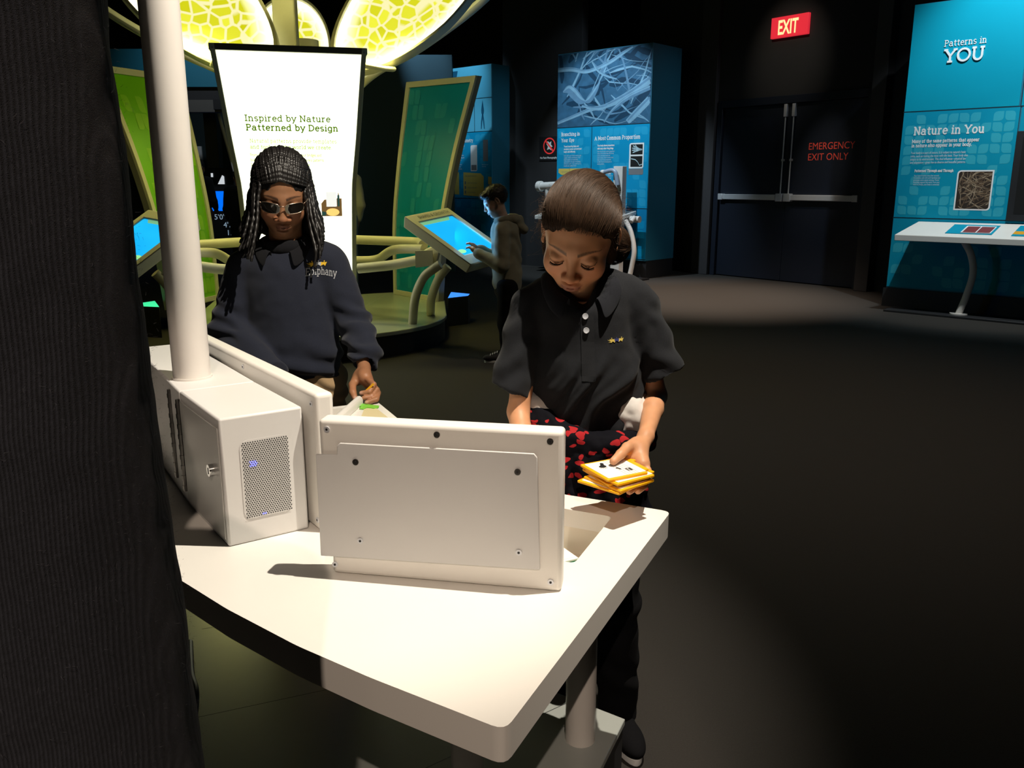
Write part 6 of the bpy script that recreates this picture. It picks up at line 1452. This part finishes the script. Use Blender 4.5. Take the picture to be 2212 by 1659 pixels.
# ------------------------------------------------------------------ boy at the kiosk
HOOD = cloth('grey_hoodie_fleece', (.22, .21, .155), fuzz=.1, lint=.25, weave=600)
SK3 = (.52, .33, .24)
boy = thing('person', 'boy in a grey hooded sweatshirt leaning over the glowing screen', 'person', (-.06, 6.35, 0))
HM3 = Matrix.Translation((-.125, 6.34, 1.195)) @ rz(-84) @ rx(26) @ Matrix.Scale(.98, 4)
S = head(Solid(), HM3, lids=False); S.cone((-.105, 6.35, 1.16), (-.060, 6.35, 1.03), .044, .050, k=.02)
v1, q1 = S.build(.0030, lo=(-.27, 6.2, 1.02), hi=(.02, 6.5, 1.34))
B = Solid(); B.cone((-.105, 6.35, 1.16), (-.060, 6.35, 1.03), .044, .050, k=.02); B.cone((-.05, 6.35, .98), (-.04, 6.35, .60), .085, .085, k=.03)
sh = ((V((-.07, 6.22, .98)), V((-.075, 6.17, .74)), V((-.245, 6.26, .815))), (V((-.07, 6.48, .98)), V((-.085, 6.52, .74)), V((-.250, 6.44, .83))))
for a, b, c in sh:
    B.cone(a, b, .035, .028, k=.02); B.cone(b, c, .028, .019, k=.01); d = (c - b).normalized(); B.cone(c, c + d * .05 + V((0, 0, .01)), .018, .019, k=.01)
    for k in range(4): p = c + d * .055 + V((0, (k - 1.5) * .015, .010)); finger(B, [p, p + d * .03 + V((0, 0, .004)), p + d * .055 - V((0, 0, .010))], .0085, .0068)
    p = c + d * .03 + V((0, .02 if a.y < 6.3 else -.02, .015)); finger(B, [p, p + d * .02 + V((0, .012, .008)), p + d * .045 + V((0, .016, .0))], .0095, .0075)
for yy in (6.27, 6.42): B.cone((-.035, yy, .58), (-.05, yy, .30), .065, .046, k=.03); B.cone((-.05, yy, .30), (-.03, yy, .06), .046, .03, k=.02)
v2, q2_ = B.build(.005); keep1 = v1[q1].mean(1)[:, 2] > 1.05; keep2 = v2[q2_].mean(1)[:, 2] < 1.053
v, q = merge([(v1, q1[keep1]), (v2, q2_[keep2])]); C = face_colors(v, HM3, SK3, (.42, .20, .16), (.10, .06, .035), lash=True); surf('body', v, q, SKIN, boy, C)
S = Solid(); S.cone((-.045, 6.35, .985), (-.035, 6.35, .60), .108, .112, n=(0, 1, 0), f=.80, k=.03); S.cone((-.055, 6.25, 1.005), (-.055, 6.45, 1.005), .052, .052, k=.03)
for a, b, c in sh: S.cone(a, b, .058, .052, k=.02); S.cone(b, c, .052, .042, k=.02, cut=(c, c - b)); S.cone(c, c.lerp(b, .12), .040, .040, k=.006)
S.cone((-.10, 6.35, 1.16), (-.068, 6.35, 1.05), .058, .058, k=.01, op='s'); S.half((0, 0, .535), (0, 0, -1))
v, q = S.build(.006); v = relax(v, q, 2); n = normals(v, q); v += n * (.003 * np.sin((v[:, 2] + .4 * v[:, 0] + .12 * vnoise(v, 6, 2)) * 2 * math.pi / .13) + .006 * vnoise(v, 9, 3) + .003 * vnoise(v, 22, 5))[:, None]; hd_ = surf('hooded_sweatshirt', v, q, HOOD, boy)
S = Solid(); hp = catmull([(-.108, 6.285, 1.048), (-.07, 6.255, 1.055), (.00, 6.275, 1.068), (.055, 6.35, 1.062), (.00, 6.425, 1.068), (-.07, 6.445, 1.055), (-.108, 6.415, 1.048)], 5)
for a, b in zip(hp[:-1], hp[1:]): S.cone(a, b, .026, .026, k=.008)
S.cone((.00, 6.35, 1.05), (.085, 6.35, .985), .060, .036, n=(0, 1, 0), f=.7, k=.03); S.cone((-.01, 6.35, 1.12), (.045, 6.35, 1.045), .050, .032, n=(0, 1, 0), f=.75, k=.01, op='s'); S.cone((-.10, 6.35, 1.18), (-.068, 6.35, 1.05), .056, .056, k=.008, op='s')
v, q = S.build(.005); n = normals(v, q); v += n * (.004 * vnoise(v, 25, 2))[:, None]; surf('hood', v, q, HOOD, hd_)
S = Solid(); S.cone((-.035, 6.35, .60), (-.035, 6.35, .55), .095, .10, n=(0, 1, 0), f=.85, k=.02)
for yy in (6.27, 6.42): S.cone((-.035, yy, .58), (-.048, yy, .30), .078, .058, k=.03); S.cone((-.048, yy, .30), (-.03, yy, .05), .058, .05, k=.03)
S.half((0, 0, .04), (0, 0, -1)); v, q = S.build(.007); n = normals(v, q); v += n * (.005 * vnoise(v, 16, 6))[:, None]; surf('trousers', v, q, BLACKCLOTH, boy)
CAN = mat('black_canvas', (.02, .02, .022), .8)
for yy, xx in ((6.26, -.10), (6.44, -.02)):
    so = shoe(boy, Matrix.Translation((xx, yy, 0)) @ rz(-90), CAN, M['white_ink']); bm = bmesh.new()
    for k in range(4): tube(bm, [(xx - .065 + .017 * k, yy - .022, .058 + .007 * k), (xx - .060 + .017 * k, yy, .067 + .007 * k), (xx - .065 + .017 * k, yy + .022, .058 + .007 * k)], .003, 6)
    obj('laces', bm, M['white_ink'], so)
BROWNH = hairmat('short_brown_hair', (.030, .019, .011), .5)
S = Solid(); e = lambda *a, **k: S.ell(*a, M=HM3, **k); e((0, .018, .032), (.0765, .0935, .083)); e((0, -.105, -.035), (.075, .062, .080), k=.008, op='s'); e((0, -.02, -.085), (.09, .075, .066), k=.008, op='s'); e((0, .06, -.11), (.08, .06, .05), k=.01, op='s'); e((0, -.060, .068), (.050, .030, .020), k=.02)
v, q = S.build(.0032); n = normals(v, q); v += n * (.003 * vnoise(v, 55, 3))[:, None]; hb = surf('hair', v, q, BROWNH, boy)
r = random.Random(5); lines = []; R3 = np.array(HM3); fl = q[:, 0]
for i in range(2600):
    k = r.choice(fl); p = v[k]; nn_ = n[k]; fw_ = R3[:3, :3] @ np.array((.2 * r.gauss(0, 1), -.6, -.45)); fw_ = fw_ - nn_ * (fw_ @ nn_); tt = np.linspace(0, 1, 5)[:, None]; lines.append(p + nn_ * .004 * tt + (fw_ * .024 + np.array([r.gauss(0, .003) for _ in range(3)])) * tt)
strands('hair_strands', lines, .0006, BROWNH, hb)

lamp('kiosk_fill_light', 'AREA', (-.50, 6.50, 1.02), (-.17, 6.42, 1.18), 6.5, (.10, .45, 1), .25)  # added lamp before the screen, strengthens its blue light on the boy

# ------------------------------------------------------------------ people further away and the one close by
def bystander(label, loc, rot, hgt, top_m, bot_m, hair_m, skin, h=.009, lean=0.0, arm=0.0, long_hair=False):
    k = hgt / 1.70; T = Matrix.Translation(V(loc)) @ rz(rot) @ Matrix.Scale(k, 4)
    t = thing('person', label, 'person', loc)
    def c(S, a, b, ra, rb, kk=.02, **q_):
        S.cone(T @ V(a), T @ V(b), ra * k, rb * k, k=kk, **q_)
    nx = tuple(T.to_3x3() @ V((1, 0, 0)))
    HMx = T @ Matrix.Translation((0, -.03, 1.585)) @ rx(14); S = head(Solid(), HMx, lids=False)
    c(S, (0, .0, 1.54), (0, .02, 1.38), .052, .058); c(S, (0, .01, 1.34), (0, 0, .95), .10, .10, n=nx, f=.72)
    arms = [((s * .185, .01, 1.37), (s * .225, .02 - arm * .08, 1.09), (s * (.22 - .10 * arm), -.02 - .20 * arm, .86 + .18 * arm)) for s in (-1, 1)]
    for a, b, w_ in arms:
        c(S, a, b, .042, .034); c(S, b, w_, .034, .024); d = (V(w_) - V(b)).normalized()
        for i in range(4): p = V(w_) + d * .05 + V(((i - 1.5) * .006, (i - 1.5) * .016, 0)); c(S, w_, p, .020, .014, kk=.008); c(S, p, p + d * .075, .0095, .0075, kk=.004)
        c(S, V(w_) + d * .01, V(w_) + d * .06 + V((0, -.035, 0)), .014, .010, kk=.008)
    legs = [((s * .09, 0, .92), (s * .095, -.01, .48), (s * .10, .02, .07)) for s in (-1, 1)]
    for a, b, w_ in legs: c(S, a, b, .085, .058, kk=.03); c(S, b, w_, .056, .038)
    v, q = S.build(h); C = face_colors(v, HMx, skin, tuple(a * .8 for a in skin), (.02, .015, .01)); surf('body', v, q, SKIN, t, C)
    S = Solid(); c(S, (0, .01, 1.34), (0, .0, .92), .128, .122, n=nx, f=.70, kk=.03); c(S, (-.15, .01, 1.385), (.15, .01, 1.385), .062, .062, kk=.03)
    for a, b, w_ in arms: c(S, a, b, .062, .052, kk=.03); c(S, b, V(b).lerp(V(w_), .92), .052, .042)
    S.cone(T @ V((0, 0, 1.58)), T @ V((0, .01, 1.43)), .064 * k, .066 * k, k=.01, op='s'); S.half(T @ V((0, 0, .86)), (0, 0, -1))
    v, q = S.build(h); n = normals(v, q); v += n * (.008 * vnoise(v, 9, 3))[:, None]; surf('jacket', v, q, top_m, t)
    S = Solid(); c(S, (0, 0, .98), (0, 0, .90), .115, .12, n=nx, f=.78)
    for a, b, w_ in legs: c(S, a, b, .10, .074, kk=.03); c(S, b, w_, .074, .06, kk=.03)
    S.half(T @ V((0, 0, .04)), (0, 0, -1)); v, q = S.build(h); surf('trousers', v, q, bot_m, t)
    for s in (-1, 1): shoe(t, T @ Matrix.Translation((s * .10, -.03, 0)) @ Matrix.Scale(1.25, 4), BLACKCLOTH, BLACKCLOTH)
    S = Solid(); e = lambda *a, **q_: S.ell(*a, M=HMx, **q_); e((0, .018, .032), (.080, .098, .088)); e((0, -.105, -.035), (.075, .062, .080), k=.008, op='s'); e((0, -.02, -.085), (.09, .075, .066), k=.008, op='s')
    if long_hair: e((0, .075, -.07), (.085, .04, .12), k=.02)
    v, q = S.build(max(.004, h * .6)); n = normals(v, q); v += n * (.003 * vnoise(v, 45, 3))[:, None]; surf('hair', v, q, hair_m, t); return t
DK = cloth('near_black_jacket', (.010, .010, .012), fuzz=.05); PALE = cloth('pale_windbreaker', (.48, .47, .38), fuzz=.05, lint=.1); JEAN = cloth('pale_jeans', (.14, .19, .24), fuzz=.05); RUST = cloth('russet_trousers', (.11, .05, .035), fuzz=.05)
DKH = mat('dark_hair', (.012, .010, .009), .6)
bystander('dark figure in russet trousers watching the height screen, left of the blue glow', (-4.62, 12.85, 0), 160, 1.66, DK, RUST, DKH, (.25, .14, .09), arm=.6, long_hair=True)
bystander('dark figure in black beside the lit sign, right of the blue height screen', (-3.86, 12.3, 0), -150, 1.50, DK, DK, DKH, (.25, .14, .09), arm=.4)
bystander('figure in a pale windbreaker standing behind the lit sign, mostly hidden', (-1.93, 9.75, 0), 190, 1.68, PALE, JEAN, DKH, (.4, .25, .18), arm=.3)

KNIT = cloth('dark_heather_jersey', (.030, .032, .041), weave=2600, fuzz=.12, bump=.5, lint=.55, ribs=290)
fg = thing('person', 'person in dark heather jersey close to the camera, filling the left edge', 'person', (-.38, .37, 0))
T = Matrix.Translation((-.38, .37, 0)); HMx = T @ Matrix.Translation((-.06, .04, 1.62)) @ rz(150)
S = head(Solid(), HMx); S.cone((-0.4365, .40, 1.58), (-0.3915, .38, 1.43), .058, .064, k=.02); S.cone((-0.3865, .37, 1.36), (-0.3865, .37, .98), .10, .10, n=(1, 0, 0), f=.7, k=.03)
FA = (((-.265, .38, 1.425), (-.520, .26, 1.16), (-.74, .20, 1.05)), ((-.56, .38, 1.42), (-.65, .42, 1.15), (-.76, .25, 1.02)))
for a, b, w_ in FA:
    S.cone(a, b, .045, .038, k=.02); S.cone(b, w_, .038, .026, k=.02); d = (V(w_) - V(b)).normalized()
    for i in range(4): p = V(w_) + d * .07 + V((0, (i - 1.5) * .012, (i - 1.5) * .012)); S.cone(w_, p, .021, .015, k=.01); S.cone(p, p + d * .07, .010, .008, k=.004)
    S.cone(V(w_) + d * .01, V(w_) + d * .07 + V((0, .03, .03)), .015, .011, k=.008)
FL = (((-0.2915, .37, .93), (-0.2915, .36, .50), (-0.2915, .39, .07)), ((-0.4815, .37, .93), (-0.4915, .36, .50), (-0.5015, .40, .07)))
for a, b, w_ in FL: S.cone(a, b, .09, .06, k=.03); S.cone(b, w_, .058, .04, k=.02)
v, q = S.build(.007); surf('body', v, q, SKIN, fg, face_colors(v, HMx, (.4, .24, .16), (.35, .15, .12), (.03, .02, .01)))
S = Solid(); S.cone((-0.3760, .375, 1.40), (-0.3720, .375, .98), .135, .140, n=(1, 0, 0), f=.675, k=.03); S.cone((-0.5215, .38, 1.435), (-0.2560, .38, 1.440), .065, .065, k=.03)
for a, b, w_ in FA: S.cone(a, b, .068, .058, k=.03); S.cone(b, V(b).lerp(V(w_), .9), .058, .046, k=.02)
S.half((0, 0, .90), (0, 0, -1)); S.cone((-0.4415, .40, 1.62), (-0.3965, .385, 1.48), .068, .070, k=.01, op='s')
v, q = S.build(.005); n = normals(v, q); v += n * (.0022 * vnoise(v, 14, 3) + .0008 * vnoise(v, 60, 4))[:, None]; jr = surf('jersey', v, q, KNIT, fg)
S = Solid(); S.cone((-0.3865, .37, 1.0), (-0.3865, .37, .90), .12, .125, n=(1, 0, 0), f=.72, k=.02)
for a, b, w_ in FL: S.cone(a, b, .10, .078, k=.03); S.cone(b, w_, .078, .062, k=.03)
S.half((0, 0, .04), (0, 0, -1)); v, q = S.build(.008); surf('trousers', v, q, BLACKCLOTH, fg)
for cx, cy in ((-0.2915, .36), (-0.5015, .37)): shoe(fg, Matrix.Translation((cx, cy, 0)) @ rz(170) @ Matrix.Scale(1.2, 4), BLACKCLOTH, BLACKCLOTH)
S = Solid(); e = lambda *a, **q_: S.ell(*a, M=HMx, **q_); e((0, .018, .032), (.080, .098, .088)); e((0, -.105, -.035), (.075, .062, .080), k=.008, op='s'); e((0, -.02, -.085), (.09, .075, .066), k=.008, op='s'); v, q = S.build(.006); surf('hair', v, q, DKH, fg)
# lint and loose fibres on the jersey
r = random.Random(2); me_ = jr.data; W_ = MW[jr.name]; lines = []; cand = [p for p in me_.polygons if (W_ @ p.center).x > -.37 and (W_ @ p.center).y < .46 and .98 < (W_ @ p.center).z < 1.42]
for i in range(5200):
    p = r.choice(cand); c_ = np.array(W_ @ p.center) + np.array([r.gauss(0, .002) for _ in range(3)]); nn_ = np.array(p.normal); dd_ = np.array([r.gauss(0, 1) for _ in range(3)]); tt = np.linspace(0, 1, 5)[:, None]; L = r.uniform(.0005, .0014)
    lines.append(c_ + nn_ * .0003 + nn_ * L * .55 * tt + dd_ * L * .6 * tt + np.array([r.gauss(0, 1) for _ in range(3)]) * L * .4 * tt ** 2)
strands('lint_fibres', lines, .00005, mat('pale_lint', (.10, .10, .115), .8), jr)
